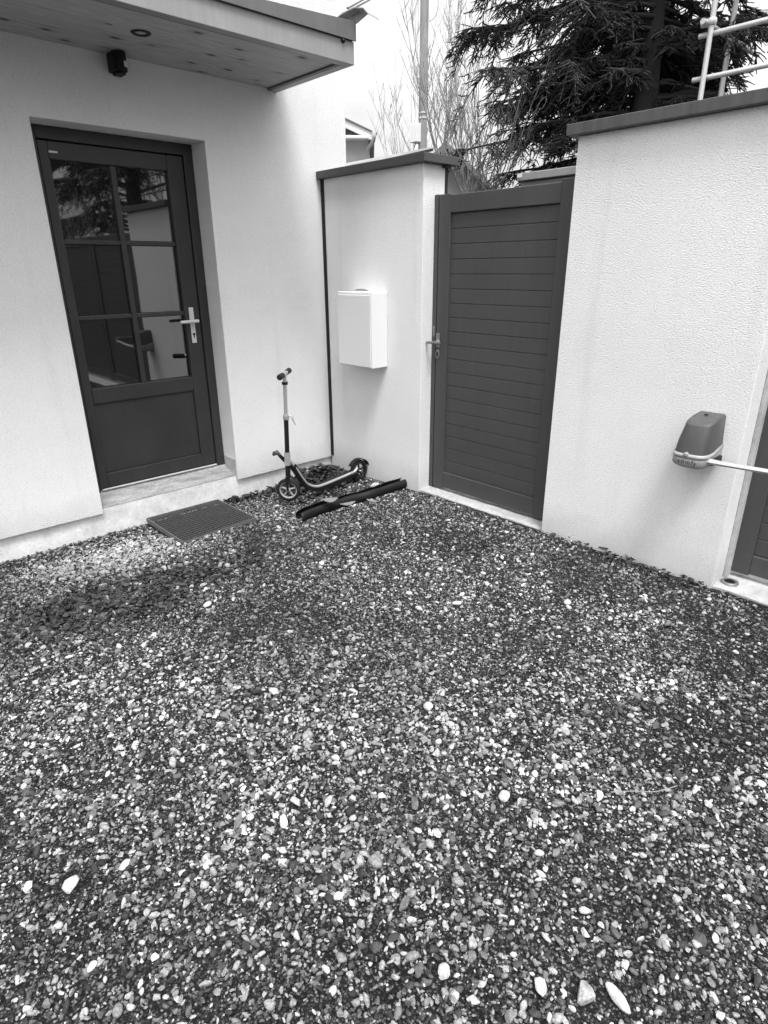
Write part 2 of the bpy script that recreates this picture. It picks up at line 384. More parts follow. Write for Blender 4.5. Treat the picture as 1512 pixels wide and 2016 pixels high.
ms = thing('motion_sensor', 'small black motion sensor with pale lens mounted on the wall under the canopy', 'sensor', (-1.43, 0, 2.56))
b = MB()
cs = [(-1.468, -.001), (-1.468, -.085), (-1.455, -.108), (-1.43, -.118), (-1.405, -.108), (-1.392, -.085), (-1.392, -.001)]
b.prism(cs, 2.560, 2.652, 2); b.prism([(-1.455, -.02), (-1.455, -.09), (-1.43, -.105), (-1.405, -.09), (-1.405, -.02)], 2.545, 2.5595, 2)
b.build('housing', M['black'], ms, .006)
b = MB(); b.prism([(-1.4215, -.1165), (-1.403, -.1105), (-1.3885, -.087), (-1.3885, -.06), (-1.395, -.06), (-1.395, -.085), (-1.42, -.105)], 2.578, 2.606, 2); b.build('lens', M['alu'], ms, .002)

# ------------------------------------------------------------------ garden walls, gate opening
YP, YW, YR, WT = -1.040, -2.105, -3.131, .20
ZC = 2.147
lw = thing('garden_wall', 'short pale rendered wall with grey metal coping between house and pedestrian gate', 'wall', (.1, -.5, 0))
b = MB(); b.box(0, WT, YP, -.0015, -.4, ZC); b.build('wall', M['plaster_rough'], lw, .004)
b = MB(); b.box(-.045, WT + .075, YP - .045, .016 - .018, ZC + .001, ZC + .050); b.build('coping', M['coping'], lw, .003)
b = MB(); b.box(-.006, -.0005, -.036, -.0015, .055, ZC); b.build('joint_strip', M['black'], lw)
b = MB(); b.box(WT + .001, WT + .03, YP + .002, YP + .03, 1.85, ZC - .001); b.box(WT - .03, WT + .02, YP - .03, YP - .001, ZC - .014, ZC - .002); b.build('bracket', M['gate_dark'], lw)
rw = thing('garden_wall', 'long pale rough rendered wall under a rain stained coping carrying the gate motor', 'wall', (.1, -2.6, 0))
b = MB(); b.box(0, WT, YR, YW, -.4, ZC); b.build('wall', M['plaster_rough'], rw, .004)
b = MB(); b.box(-.045, WT + .045, YR - .02, YW + .045, ZC + .001, ZC + .052); b.build('coping', M['coping_stained'], rw, .003)
b = MB(); b.box(.135, .196, YR - .022, YR - .0005, -.05, ZC - .06); b.build('jamb_render', M['threshold'], rw, .004)
fw = thing('garden_wall', 'pale rendered wall beyond the driveway gate outside the picture', 'wall', (.1, -9, 0))
b = MB(); b.box(0, WT, -12.5, -6.75, -.4, ZC); b.build('wall', M['plaster_rough'], fw, .004)
b = MB(); b.box(-.045, WT + .045, -12.5, -6.70, ZC + .001, ZC + .052); b.build('coping', M['coping'], fw, .003)

# rough concrete sills under both gates
def rough_sill(name, label, y0, y1, x0, x1, z):
    nxs, nys = 10, int(abs(y1 - y0) / .02)
    vs = []; fs = []
    for j in range(nys + 1):
        y = y0 + (y1 - y0) * j / nys
        for i in range(nxs + 1):
            x = x0 + (x1 - x0) * i / nxs
            q = noise.noise(Vector((x * 14, y * 9, 3))) * .004 + noise.noise(Vector((x * 40, y * 40, 7))) * .003
            zz = z + q - (.012 if i == 0 else 0)
            vs.append((x + (noise.noise(Vector((1, y * 12, 5))) * .010 if i == 0 else 0), y, zz))
    for j in range(nys):
        for i in range(nxs):
            a = j * (nxs + 1) + i; fs.append((a, a + 1, a + nxs + 2, a + nxs + 1))
    n0 = len(vs)
    for j in range(nys + 1): x, y, zz = vs[j * (nxs + 1)]; vs.append((x - .004, y, -.25))
    for j in range(nys): fs.append((j * (nxs + 1), (j + 1) * (nxs + 1), n0 + j + 1, n0 + j))
    b = MB(); b.add(vs, fs, False)
    return b
sl1 = rough_sill('doorsill', '', YW + .001, YP - .001, .012, .24, .006)
o = sl1.build('threshold', M['threshold'], None, loc=(.1, -1.57, 0)); tag(o, 'rough pale concrete threshold under the pedestrian gate', 'threshold')
# crumbs of mortar along the gate foot
sl2 = rough_sill('', '', -6.749, YR - .001, .010, .34, .010)
o = sl2.build('threshold', M['threshold'], None, loc=(.1, -5.0, 0)); tag(o, 'pale concrete threshold of the driveway gate with a round socket', 'threshold')
b = MB(); b.lathe([(.026, .010), (.034, .014), (.042, .010), (.044, -.004)], (.085, -3.185, .010), (0, 0, 1), 28); dr = b.build('drain_ring', M['steel'], None, loc=(.085, -3.185, .01))
tag(dr, 'round metal socket ring set in the driveway threshold', 'floor socket')
b = MB(); b.lathe([(0, .006), (.027, .006)], (.085, -3.185, .010), (0, 0, 1), 20); b.build('socket_hole', M['black'], dr)

# pedestrian gate
GX = .100
gate = thing('pedestrian_gate', 'dark grey slatted metal pedestrian gate between the two pale walls', 'gate', (GX, -1.57, 0))
b = MB(); b.box(GX + .004, GX + .06, YP - .036, YP - .001, .008, 1.975); b.build('strike_post', M['gate'], gate, .003)
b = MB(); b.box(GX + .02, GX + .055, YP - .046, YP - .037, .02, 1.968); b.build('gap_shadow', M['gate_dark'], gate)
S0, S1, S2, S3 = YP - .046, YP - .140, -1.968, -2.052
b = MB(); b.box(GX, GX + .05, S1, S0, .022, 1.972); b.build('stile', M['gate'], gate, .004)
b = MB(); b.box(GX, GX + .05, S3, S2, .022, 1.980); b.build('stile', M['gate'], gate, .004)
b = MB(); b.box(GX + .001, GX + .05, S2 + .0005, S1 - .0005, 1.862, 1.965); b.build('rail', M['gate'], gate, .004)
b = MB(); b.box(GX + .001, GX + .05, S2 + .0005, S1 - .0005, .030, .148); b.build('rail', M['gate'], gate, .004)
def slats(x, ya, yb, z0, z1, n, dep=.004):
    b = MB(); h = (z1 - z0) / n; prof = []
    for i in range(n):
        a = z0 + i * h; c = a + h
        prof += [(x + dep, a + .0005), (x, a + .004), (x, c - .004), (x + dep, c - .0005)]
    loop = prof + [(x + .02, z1), (x + .02, z0)]
    vs = [(p[0], ya, p[1]) for p in loop] + [(p[0], yb, p[1]) for p in loop]; k = len(loop)
    b.add(vs, [(i, (i + 1) % k, k + (i + 1) % k, k + i) for i in range(k)])
    return b
slats(GX + .016, S2 + .0008, S1 - .0008, .149, 1.861, 19).build('slat_panel', M['gate'], gate)
b = MB(); b.box(GX + .03, GX + .085, YW + .001, S3 - .004, .02, 1.985); b.build('hinge_post', M['gate_dark'], gate, .003)
b = MB(); b.lathe([(0, -.012), (.016, -.012), (.019, -.006), (.019, 0)], (GX, -1.105, 1.065), (1, 0, 0), 18); b.tube([(GX - .01, -1.105, 1.065), (GX - .05, -1.105, 1.065)], .008, 10)
b.tube([(GX - .050, -1.168, 1.067), (GX - .052, -1.10, 1.066), (GX - .050, -1.045, 1.064)], .0085, 12)
b.build('gate_handle', M['steel'], gate)
b = MB(); b.box(GX - .006, GX - .0005, -1.121, -1.089, 1.030, 1.125); b.build('handle_plate', M['steel'], gate, .004)
b = MB(); b.prism([(-1.105 + .018 * math.cos(t) , .985 + .034 * math.sin(t)) for t in np.linspace(0, 2 * math.pi, 20)[:-1]], GX - .006, GX - .0005, 0); lp = b.build('lock_plate', M['steel'], gate, .002)
b = MB(); b.prism([(-1.105 + .008 * math.cos(t), .985 + .018 * math.sin(t)) for t in np.linspace(0, 2 * math.pi, 16)[:-1]], GX - .008, GX - .0062, 0); b.build('keyhole', M['black'], lp)
b = MB(); b.box(GX - .002, GX + .004, YP - .030, YP - .014, 1.10, 1.17); b.build('latch', M['steel'], gate, .002)

# driveway gate, two leaves
DX = .180
def leaf_gate(ya, yb, nm, hinge):
    t = nm
    for (p, q) in ((ya, ya - .092), (yb + .092, yb)):
        b = MB(); b.box(DX, DX + .055, q, p, .035, 1.975); b.build('stile', M['gate'], t, .004)
    for (z0, z1) in ((.045, .150), (1.86, 1.968)):
        b = MB(); b.box(DX + .001, DX + .055, yb + .0925, ya - .0925, z0, z1); b.build('rail', M['gate'], t, .004)
    slats(DX + .016, yb + .093, ya - .093, .151, 1.859, 19).build('slat_panel', M['gate'], t)
dg = thing('driveway_gate', 'dark grey slatted double driveway gate at the right edge worked by a motor arm', 'gate', (DX, -4.9, 0))
leaf_gate(-3.145, -4.935, dg, 1); leaf_gate(-4.945, -6.735, dg, 0)
for hz in (.30, 1.60):
    b = MB(); b.box(DX - .012, DX + .02, YR - .013, YR - .001, hz, hz + .10); b.build('hinge', M['black'], dg, .002)

# gate motor
op = thing('gate_motor', 'grey plastic gate motor with pale band and light metal arm fixed to the long wall', 'gate opener', (0, -2.956, .67))
def dsec(y0, y1, d, n=16, p=3.6, st=.50):
    pts = [(-.002, y1)]
    yc = (y0 + y1) / 2; hw = (y1 - y0) / 2
    for i in range(0, n + 1):
        a = math.pi * i / n
        c, s_ = math.cos(a), math.sin(a)
        pts.append((-d * st - d * (1 - st) * abs(s_) ** (2 / p), yc + hw * math.copysign(abs(c) ** (2 / p), c)))
    pts.append((-.002, y0))
    return pts
def loft(sections, cap=True, smooth=True):
    b = MB(); n = len(sections[0][0]); vs = []
    for sec, z in sections:
        for i, (x, y) in enumerate(sec):
            zz = z[i] if isinstance(z, (list, tuple)) else z
            vs.append((x, y, zz))
    k = len(sections)
    b.add(vs, [(i * n + j, i * n + (j + 1) % n, (i + 1) * n + (j + 1) % n, (i + 1) * n + j) for i in range(k - 1) for j in range(n)], smooth)
    b.add(vs[:n], [tuple(range(n))]); b.add(vs[-n:], [tuple(range(n - 1, -1, -1))])
    return b
MY0, MY1 = -3.002, -2.838
def mz(sec, zf, rise=.028, zt=0.): return [zf + rise * max(0, 1 + x / .12) ** 1.5 + zt for x, y in sec]      # the seam climbs towards the wall
def topz(sec, zback, zfront, d): return [zback + (zfront - zback) * min(1, (-x / d)) ** 2.0 for x, y in sec]
Bs = dsec(MY0 + .004, MY1 - .004, .208); Cs = dsec(MY0 + .012, MY1 - .028, .178, p=4.2); Ds = dsec(MY0 + .020, MY1 - .036, .164, p=4.2)
b = loft([(Bs, mz(Bs, .748)), (dsec(MY0 + .006, MY1 - .010, .200), .80), (Cs, topz(Cs, .905, .878, .18)), (Ds, topz(Ds, .914, .888, .164))]); b.build('cover', mk_paint('motor_cover_grey', .072, .5, .05, .3), op, .003)
As = dsec(MY0, MY1, .212); A0 = dsec(MY0 + .006, MY1 - .006, .205)
b = loft([(A0, .686), (As, .696), (As, mz(As, .722)), (dsec(MY0 + .003, MY1 - .003, .209), mz(As, .726))]); b.build('base_band', mk_paint('motor_band_grey', .27, .5, .05, .3), op, .002)
R1 = dsec(MY0 + .004, MY1 - .004, .207); R2 = dsec(MY0 - .002, MY1 + .002, .215)
b = loft([(R1, mz(R1, .7265)), (R2, mz(R2, .731)), (R2, mz(R2, .742)), (R1, mz(R1, .7475))]); b.build('trim_ring', mk_paint('motor_ring_grey', .36, .45), op)
b = loft([(dsec(MY0 + .020, MY1 - .020, .18), .674), (dsec(MY0 + .008, MY1 - .008, .202), .6855)]); b.build('underside', M['fascia_dark'], op)
b = MB(); b.lathe([(0, -.006), (.009, -.006), (.012, -.002), (.012, .012)], (-.214, -2.915, .744), (1, 0, 0), 16); b.build('button', M['fascia'], op)
b = MB(); b.lathe([(0, .003), (.009, .003), (.009, 0)], (-.060, -2.92, .9115), (0, 0, 1), 16); b.build('cap_hole', M['black'], op)
b = MB(); b.tube([(-.150, MY0 + .006, .716), (-.150, MY0 - .05, .716), (-.120, -3.38, .718), (-.04, -3.86, .720)], [.020, .0165, .0155, .0155], 4, True, .8)
b.build('arm', mat('arm_aluminium', .40, .4, .2), op, .002)
b = MB(); b.box(-.13, -.02, MY0 - .012, MY0 + .01, .690, .722); b.build('arm_pivot', M['black'], op, .004)
b = MB(); b.box(-.05, DX - .001, -3.90, -3.85, .68, .76); b.build('arm_bracket', M['steel'], op, .003)
op.location = Vector((0, -3.006, .640))
txt = bpy.data.curves.new('lettering', 'FONT'); txt.body = 'somfy'; txt.size = .030; txt.extrude = .0012; txt.align_x = 'CENTER'; txt.align_y = 'CENTER'; txt.space_character = 1.25
to = bpy.data.objects.new('lettering', txt); lm = bpy.data.meshes.new_from_object(to); lm.materials.clear(); lm.materials.append(M['coping'])
to = bpy.data.objects.new('lettering', lm); COL.objects.link(to); to.parent = op
to.location = Vector((-.2122, -2.925, .710)) - BASE[op]
to.rotation_euler = (R_(90), 0, R_(-90))

# ------------------------------------------------------------------ meter box on the wall
bx = thing('meter_box', 'white plastic box fixed to the short wall beside the pedestrian gate', 'box', (-.08, -.52, .868))
b = MB(); b.box(-.150, -.001, -.706, -.335, .868, 1.386); b.build('body', M['white_box'], bx, .006, seg=3)
b = MB(); b.box(-.160, -.1525, -.699, -.342, .876, 1.366); b.build('lid', M['white_box'], bx, .003, seg=3)
b = MB()
pts = []
for i in range(17):
    a = math.pi * i / 16; pts.append((-.43 - .075 * math.cos(a), 1.388 + .014 * math.sin(a)))
b.prism(pts, -.002, -.0003, 0); b.build('patch', M['fascia'], bx)

# ------------------------------------------------------------------ grating doormat
gr = thing('metal_grating', 'rectangular steel grating doormat lying in the gravel before the doorstep', 'grating', (-1.38, -.28, -.08))
gc = [Vector((-1.653, -.010)), Vector((-1.110, -.016)), Vector((-1.100, -.530)), Vector((-1.654, -.570))]
def gp(u, v, z):
    p = gc[0] * (1 - u) * (1 - v) + gc[1] * u * (1 - v) + gc[2] * u * v + gc[3] * (1 - u) * v
    return Vector((p.x, p.y, z))
def bar(b, p, q, wid, z0, z1):
    d = (q - p).normalized(); s_ = Vector((-d.y, d.x, 0)) * wid / 2
    vs = [Vector((v.x, v.y, z)) for z in (z0, z1) for v in (p - s_, q - s_, q + s_, p + s_)]
    b.add(vs, [(0, 3, 2, 1), (4, 5, 6, 7), (0, 1, 5, 4), (1, 2, 6, 5), (2, 3, 7, 6), (3, 0, 4, 7)])
GT = -.066
b = MB()
for (p, q) in (((0, 0), (1, 0)), ((1, 0), (1, 1)), ((1, 1), (0, 1)), ((0, 1), (0, 0))): bar(b, gp(*p, 0), gp(*q, 0), .007, GT - .028, GT + .002)
b.build('frame', mat('frame_steel', .13, .6, .2), gr)
b = MB()
for i in range(1, 17): bar(b, gp(.004, i / 17, 0), gp(.996, i / 17, 0), .0045, GT - .008, GT - .001)
b.build('bearing_bars', mat('grating_steel', .09, .6, .2), gr)
b = MB()
for i in range(1, 24): bar(b, gp(i / 24, .004, 0), gp(i / 24, .996, 0), .0024, GT - .008, GT - .004)
b.build('cross_bars', mat('dull_steel', .07, .6, .5), gr)

# ------------------------------------------------------------------ kick scooter
sc = thing('kick_scooter', 'black and silver kick scooter standing against the corner of the house', 'scooter', (-.755, -.442, -.05))
FW = Vector((-.756, -.441, .034)); RWc = Vector((-.095, -.464, .040)); WR = .088
hd = Vector((math.sin(R_(47)), math.cos(R_(47)), 0))     # steering axle direction
def wheel(c, axle, rear=False):
    b = MB(); axle = Vector(axle).normalized()
    b.lathe([(WR - .024, -.012), (WR - .010, -.015), (WR - .002, -.009), (WR, 0), (WR - .002, .009), (WR - .010, .015), (WR - .024, .012), (WR - .024, -.012)], c, axle, 36)
    w_ = b.build('wheel', M['black_matt'], sc)
    b = MB()
    b.lathe([(WR - .0235, -.011), (WR - .0235, .011), (WR - .032, .009), (WR - .032, -.009), (WR - .0235, -.011)], c, axle, 36)
    b.lathe([(0, -.017), (.014, -.017), (.017, -.010), (.017, .010), (.014, .017), (0, .017)], c, axle, 18)
    a = axle.cross(Vector((0, 0, 1))).normalized(); z = Vector((0, 0, 1))
    for k in range(5):
        an = 2 * math.pi * k / 5 + .3; d = a * math.cos(an) + z * math.sin(an)
        b.tube([c + d * .012, c + d * (WR - .030)], [.0085, .0065], 6)
    b.build('rim', M['black'] if rear else M['fascia'], w_)
    b = MB(); b.lathe([(0, -.024), (.006, -.024), (.006, .024), (0, .024)], c, axle, 12); b.build('axle_bolt', M['chrome'], w_)
wheel(FW, hd); wheel(RWc, (-.05, 1, 0), True)
top = Vector((-.735, -.455, .872)); st = lambda z: FW.lerp(top, (z - .034) / (.872 - .034))
b = MB(); b.tube([st(.30), st(.575)], .0165, 16); b.build('lower_stem', M['black'], sc)
b = MB(); b.tube([st(.575), st(.868)], .0135, 16); b.build('upper_stem', M['chrome'], sc)
b = MB(); b.tube([st(.800), st(.818)], .021, 16); b.build('stem_collar', M['black'], sc)
b = MB(); b.tube([st(.556), st(.590)], .022, 16); b.tube([st(.580) + hd * .035, st(.580) - hd * .035], .008, 10); b.build('stem_clamp', M['chrome'], sc)
b = MB(); q = Vector((.73, -.68, 0))
b.tube([st(.585) + q * .022, st(.575) + q * .044, st(.545) + q * .052, st(.515) + q * .066], [.010, .011, .010, .006], 8, True, .6); b.build('clamp_lever', M['chrome'], sc)
b = MB(); b.tube([top - hd * .062, top + hd * .062], .0145, 14); b.build('handlebar', M['chrome'], sc)
for s_ in (-1, 1):
    b = MB(); b.tube([top + hd * s_ * .055, top + hd * s_ * .065, top + hd * s_ * .150, top + hd * s_ * .156], [.015, .0185, .0195, .015], 16); b.build('grip', M['black_matt'], sc)
b = MB(); b.tube([st(.222), st(.318)], .0225, 18); b.build('head_tube', M['chrome'], sc)
# fork: crown and two blades
b = MB(); fwd = hd.cross(Vector((0, 0, 1)))
b.tube([st(.215), st(.135)], .018, 12)
b.tube([st(.13) - hd * .036, st(.13) + hd * .036], .015, 10)
for s_ in (-1, 1): b.tube([st(.135) + hd * .030 * s_, st(.08) + hd * .029 * s_, FW + hd * .024 * s_], [.013, .012, .010], 8, True, .6)
b.build('fork', M['black'], sc)
# front folding pedal
b = MB()
p0 = Vector((-.700, -.452, .175)); p1 = Vector((-.812, -.410, .318)); pp = Vector((-.10, .99, 0)).normalized()
b.tube([p0, p0.lerp(p1, .5) + Vector((0, 0, .006)), p0.lerp(p1, .86)], [.012, .011, .012], 8)
b.tube([p0 + pp * .022, p0.lerp(p1, .55) + pp * .022, p0.lerp(p1, .9) + pp * .012], .007, 8)
b.build('folding_arm', M['black'], sc)
b = MB(); b.tube([p1 + Vector((.012, -.01, -.014)), p1 + Vector((-.004, -.004, .006)), p1 + Vector((-.016, .01, -.002)), p1 + Vector((-.020, .018, -.016))], [.012, .018, .017, .010], 12); b.build('folding_knob', M['coping'], sc)
# frame that sweeps down into the deck
def ribbon(path, wid, th, side):
    b = MB(); path = [Vector(p) for p in path]; k = len(path); vs = []
    for i, p in enumerate(path):
        t = (path[min(i + 1, k - 1)] - path[max(i - 1, 0)]).normalized(); s2 = Vector(side).normalized(); n2 = t.cross(s2).normalized()
        if n2.z < 0: n2 = -n2
        ww = wid[i] / 2 if isinstance(wid, (list, tuple)) else wid / 2
        vs += [p - s2 * ww, p + s2 * ww, p + s2 * ww + n2 * th, p - s2 * ww + n2 * th]
    b.add(vs, [(i * 4 + j, i * 4 + (j + 1) % 4, i * 4 + 4 + (j + 1) % 4, i * 4 + 4 + j) for i in range(k - 1) for j in range(4)] + [(0, 1, 2, 3), (4 * k - 4, 4 * k - 3, 4 * k - 2, 4 * k - 1)])
    return b
def spl(pts, n=6):
    pts = [Vector(p) for p in pts]; o_ = []
    for i in range(len(pts) - 1):
        p0_, p1_, p2_, p3_ = pts[max(i - 1, 0)], pts[i], pts[i + 1], pts[min(i + 2, len(pts) - 1)]
        for k in range(n):
            t = k / n; o_.append(.5 * ((2 * p1_) + (p2_ - p0_) * t + (2 * p0_ - 5 * p1_ + 4 * p2_ - p3_) * t * t + (3 * p1_ - p0_ - 3 * p2_ + p3_) * t ** 3))
    o_.append(pts[-1]); return o_
SP = spl([(-.742, -.450, .262), (-.705, -.452, .205), (-.650, -.455, .110), (-.600, -.457, .045), (-.530, -.459, .012), (-.440, -.461, .012), (-.200, -.464, .040), (-.150, -.465, .052), (-.125, -.466, .075)])
for s_ in (-1, 1):
    side = Vector((-.02, 1, 0)).normalized() * s_
    b = MB(); b.tube([p + side * .018 * min(1, .25 + i / 10) for i, p in enumerate(SP)], .0115, 8); b.build('side_rail', M['chrome'] if s_ < 0 else M['black'], sc)
b = ribbon([p + Vector((0, 0, -.004)) for p in SP[3:-8]], [.03 + .010 * min(1, i / 8) for i in range(len(SP[3:-8]))], .008, (-.02, 1, 0)); b.build('deck', M['black_matt'], sc, .002)
b = ribbon([(-.52, -.459, -.022), (-.36, -.461, -.014), (-.22, -.463, .002)], .040, .024, (-.02, 1, 0)); b.build('deck_underside', M['black'], sc, .003)
b = ribbon([p + Vector((0, 0, -.040)) for p in SP[2:-6]], .056, .034, (-.02, 1, 0)); b.build('frame_beam', M['black'], sc, .003)
b = MB()
for s_ in (-1, 1): b.tube([Vector((-.20, -.463 + s_ * .030, .030)), Vector((-.095, -.464 + s_ * .026, .034))], [.012, .010], 8, True, .6)
b.build('rear_dropout', M['black'], sc)
fp = [(RWc + Vector((math.cos(a) * (WR + .008), 0, math.sin(a) * (WR + .008)))) for a in np.linspace(R_(150), R_(18), 12)]
b = ribbon(fp, .044, .004, (-.02, 1, 0)); b.build('mudguard', M['black'], sc)
b = MB(); b.tube([(-.46, -.50, -.01), (-.42, -.525, -.055), (-.40, -.53, -.075)], .005, 8); b.build('kickstand', M['black'], sc)

# ------------------------------------------------------------------ split black pipe on the gravel
PA, PB = Vector((-.925, -.785, -.030)), Vector((-.010, -.872, .012))
dpp = (PB - PA).normalized(); sp_ = Vector((-dpp.y, dpp.x, 0)).normalized()
b = MB(); nseg, nr = 44, 16; vs = []; 
for inner in (0, 1):
    for i in range(nseg + 1):
        t = i / nseg; p = PA.lerp(PB, t) + sp_ * (.012 * math.sin(t * 5) + .004 * math.sin(t * 17)) + Vector((0, 0, .006 * math.sin(t * 7 + 1)))
        if t < .22: p += Vector((-.0, -.015, -.012)) * ((.22 - t) / .22)
        rr = (.047 if t < .2 else .044) * (1 + .04 * math.sin(t * 31)) - inner * .003
        gap = R_(28) + R_(8) * math.sin(t * 9)
        for j in range(nr + 1):
            a = R_(90) + gap + (2 * math.pi - 2 * gap) * j / nr
            vs.append(p + (sp_ * math.cos(a) + Vector((0, 0, 1)) * math.sin(a)) * rr)
fs = []; W_ = nr + 1; off = (nseg + 1) * W_
for i in range(nseg):
    for j in range(nr):
        a = i * W_ + j; fs.append((a, a + 1, a + W_ + 1, a + W_)); fs.append((off + a, off + a + W_, off + a + W_ + 1, off + a + 1))
    for j in (0, nr):
        a = i * W_ + j; fs.append((a, a + W_, off + a + W_, off + a))
for i in (0, nseg):
    for j in range(nr):
        a = i * W_ + j; fs.append((a, a + 1, off + a + 1, off + a))
b.add(vs, fs, True); o = b.build('plastic_pipe', M['black'], None, loc=(-.45, -.83, -.03)); tag(o, 'long black split plastic pipe lying on the gravel in front of the scooter', 'pipe')

# ------------------------------------------------------------------ pebbles, shards and leaves one can single out
def blob(name, label, cat, x, y, sx, sy, sz, rot, m, seed, cuts=0, group=None, sub=3, lift=.25):
    bm = bmesh.new(); bmesh.ops.create_icosphere(bm, subdivisions=sub, radius=1)
    rd = random.Random(seed); pl = [(Vector((rd.gauss(0, 1), rd.gauss(0, 1), rd.gauss(0, .7))).normalized(), rd.uniform(.45, .75)) for _ in range(cuts)]
    for v in bm.verts:
        p = v.co.copy()
        p *= 1 + .16 * noise.noise(p * 1.1 + Vector((seed * 3.1, 0, 0))) + .05 * noise.noise(p * 3 + Vector((seed, 5, 0)))
        for nn, dd in pl:
            k = p.dot(nn) - dd
            if k > 0: p -= nn * k * .9
        v.co = Vector((p.x * sx, p.y * sy, p.z * sz))
    bmesh.ops.rotate(bm, verts=bm.verts, matrix=Matrix.Rotation(rot, 3, 'Z'))
    me = bpy.data.meshes.new(name); bm.to_mesh(me); bm.free(); me.materials.append(m)
    me.polygons.foreach_set('use_smooth', [cuts == 0] * len(me.polygons))
    o = bpy.data.objects.new(name, me); COL.objects.link(o); o.location = (x, y, float(gz(x, y)) + sz * lift + .006); tag(o, label, cat, group)
    return o
blob('pebble', 'smooth oval pale pebble, the largest rounded one in the foreground gravel', 'stone', -1.876, -3.21, .0225, .0165, .013, .3, M['stone_pale'], 1)
blob('stone_slab', 'elongated pale angular stone at the lower left of the gravel', 'stone', -2.969, -2.592, .040, .019, .014, .75, M['stone_pale'], 5, 9)
blob('pebble', 'long oval pale pebble standing out near the bottom right', 'stone', -2.163, -3.737, .036, .014, .012, -1.9, M['stone_pale'], 9)
blob('pebble', 'round pale pebble alone on fine dark grit in front of the long wall', 'stone', -.676, -2.703, .020, .018, .014, 0, M['stone_pale'], 12)
blob('broken_stone', 'broad angular mottled stone left of the long oval pebble', 'stone', -2.206, -3.682, .032, .024, .014, .2, M['stone_mid'], 15, 6)
blob('pebble', 'flat white pebble nearest the dark damp patch', 'stone', -1.976, -1.49, .028, .016, .011, .5, M['stone_pale'], 18)
blob('tile_shard', 'dark flat shard with straight edges among the foreground gravel', 'shard', -2.105, -3.038, .026, .015, .006, .9, M['stone_dark'], 21, 7)
blob('pebble', 'pale rounded stone in the middle of the yard among bright gravel', 'stone', -1.737, -2.754, .020, .018, .014, 1, M['stone_pale'], 24)
blob('broken_stone', 'pale angular stone on dark grit left of centre', 'stone', -2.37, -2.787, .021, .017, .013, 1.4, M['stone_pale'], 27, 6)
blob('pebble', 'white elongated pebble below the pedestrian gate', 'stone', -1.069, -2.327, .024, .014, .011, -.6, M['stone_pale'], 30)
blob('broken_stone', 'pale chunky stone at the bottom of the gravel beneath the centre', 'stone', -2.408, -3.432, .022, .018, .016, .3, M['stone_pale'], 33, 7)
blob('stone_slab', 'flat pale stone lying behind the black pipe near the wall', 'stone', -.150, -.700, .060, .032, .014, .2, M['stone_pale'], 36, 6, lift=1.0)
def leaf_geo(b, p, size, yaw, tilt, curl, asp=.5):
    n_ = 5; R3 = Matrix.Rotation(yaw, 3, 'Z') @ Matrix.Rotation(tilt, 3, 'X'); vs = []
    for i in range(n_ + 1):
        t = i / n_; wd = math.sin(math.pi * min(max(t, .03), .97)) ** .8 * size * asp
        for j in (-1, 0, 1):
            vs.append(Vector(p) + R3 @ Vector(((t - .5) * size * 2, j * wd, curl * size * ((t - .5) ** 2 * 2 + abs(j) * .35))))
    b.add(vs, [(i * 3 + j, i * 3 + j + 1, i * 3 + j + 4, i * 3 + j + 3) for i in range(n_) for j in range(2)], True)
b = MB(); leaf_geo(b, (-.700, -.86, .042), .055, -.5, .35, .5, .45); o = b.build('fallen_leaf', M['leaf_grey'], None, loc=(-.70, -.86, .03)); tag(o, 'curled grey leaf draped over the black pipe', 'leaf')
b = MB(); leaf_geo(b, (-.600, -.93, .008), .060, -.25, .15, .35, .35); o = b.build('fallen_leaf', M['leaf_grey'], None, loc=(-.6, -.93, -.02)); tag(o, 'grey leaf on the gravel against the front of the black pipe', 'leaf')
b = MB(); leaf_geo(b, (-.43, -1.0, .008), .050, -1.3, .1, .2, .35); o = b.build('fallen_leaf', M['leaf_grey'], None, loc=(-.43, -1.0, 0)); tag(o, 'pointed grey leaf lying apart in front of the black pipe', 'leaf')
b = MB(); leaf_geo(b, (-2.543, -2.738, .014), .030, .75, .1, .2, .35); o = b.build('fallen_leaf', mk_leaf('grey_leaf', .12, .14), None, loc=(-2.543, -2.738, .01)); tag(o, 'slender dull leaf on the gravel at lower left', 'leaf')
M['dry'] = mk_leaf('dry_wood', .2, .24)
b = MB(); b.tube(spl([(-1.640, -3.440, .012), (-1.59, -3.49, .018), (-1.54, -3.535, .014), (-1.475, -3.575, .022)]), [.0015] * 19, 6); o = b.build('dry_twig', M['dry'], None, loc=(-1.56, -3.5, .01)); tag(o, 'thin pale dry twig on the gravel at right', 'twig')

# ------------------------------------------------------------------ leaf litter in the corner and along the walls
b = MB(); rd = random.Random(5)
def scat(n_, fx, size=(.012, .035), zup=.0):
    for _ in range(n_):
        x, y, h = fx()
        leaf_geo(b, (x, y, float(gz(x, y)) + .012 + h), rd.uniform(*size), rd.uniform(0, 6.3), rd.uniform(-1.0, 1.0), rd.uniform(-.8, 1.0), rd.uniform(.35, .65))
def heap():
    while True:
        x = rd.uniform(-.66, -.06); y = rd.uniform(-.40, -.03); d = ((x + .34) / .30) ** 2 + ((y + .17) / .22) ** 2
        if d < 1: return x, y, rd.random() * .115 * (1 - d)
scat(620, heap, (.012, .032))
scat(150, lambda: (-rd.random() ** 1.6 * .09 - .01, -2.15 - .95 * rd.random() ** .8, rd.uniform(0, .02)), (.006, .02))
scat(60, lambda: (rd.uniform(-1.1, -.2), -rd.random() * .06 - .01, rd.uniform(0, .03)))
scat(60, lambda: (rd.uniform(-.7, -.05), rd.uniform(-.75, -.45), rd.uniform(0, .02)))
scat(26, lambda: (rd.uniform(-1.65, -1.15), rd.uniform(-.06, -.02), rd.uniform(.0, .03)))
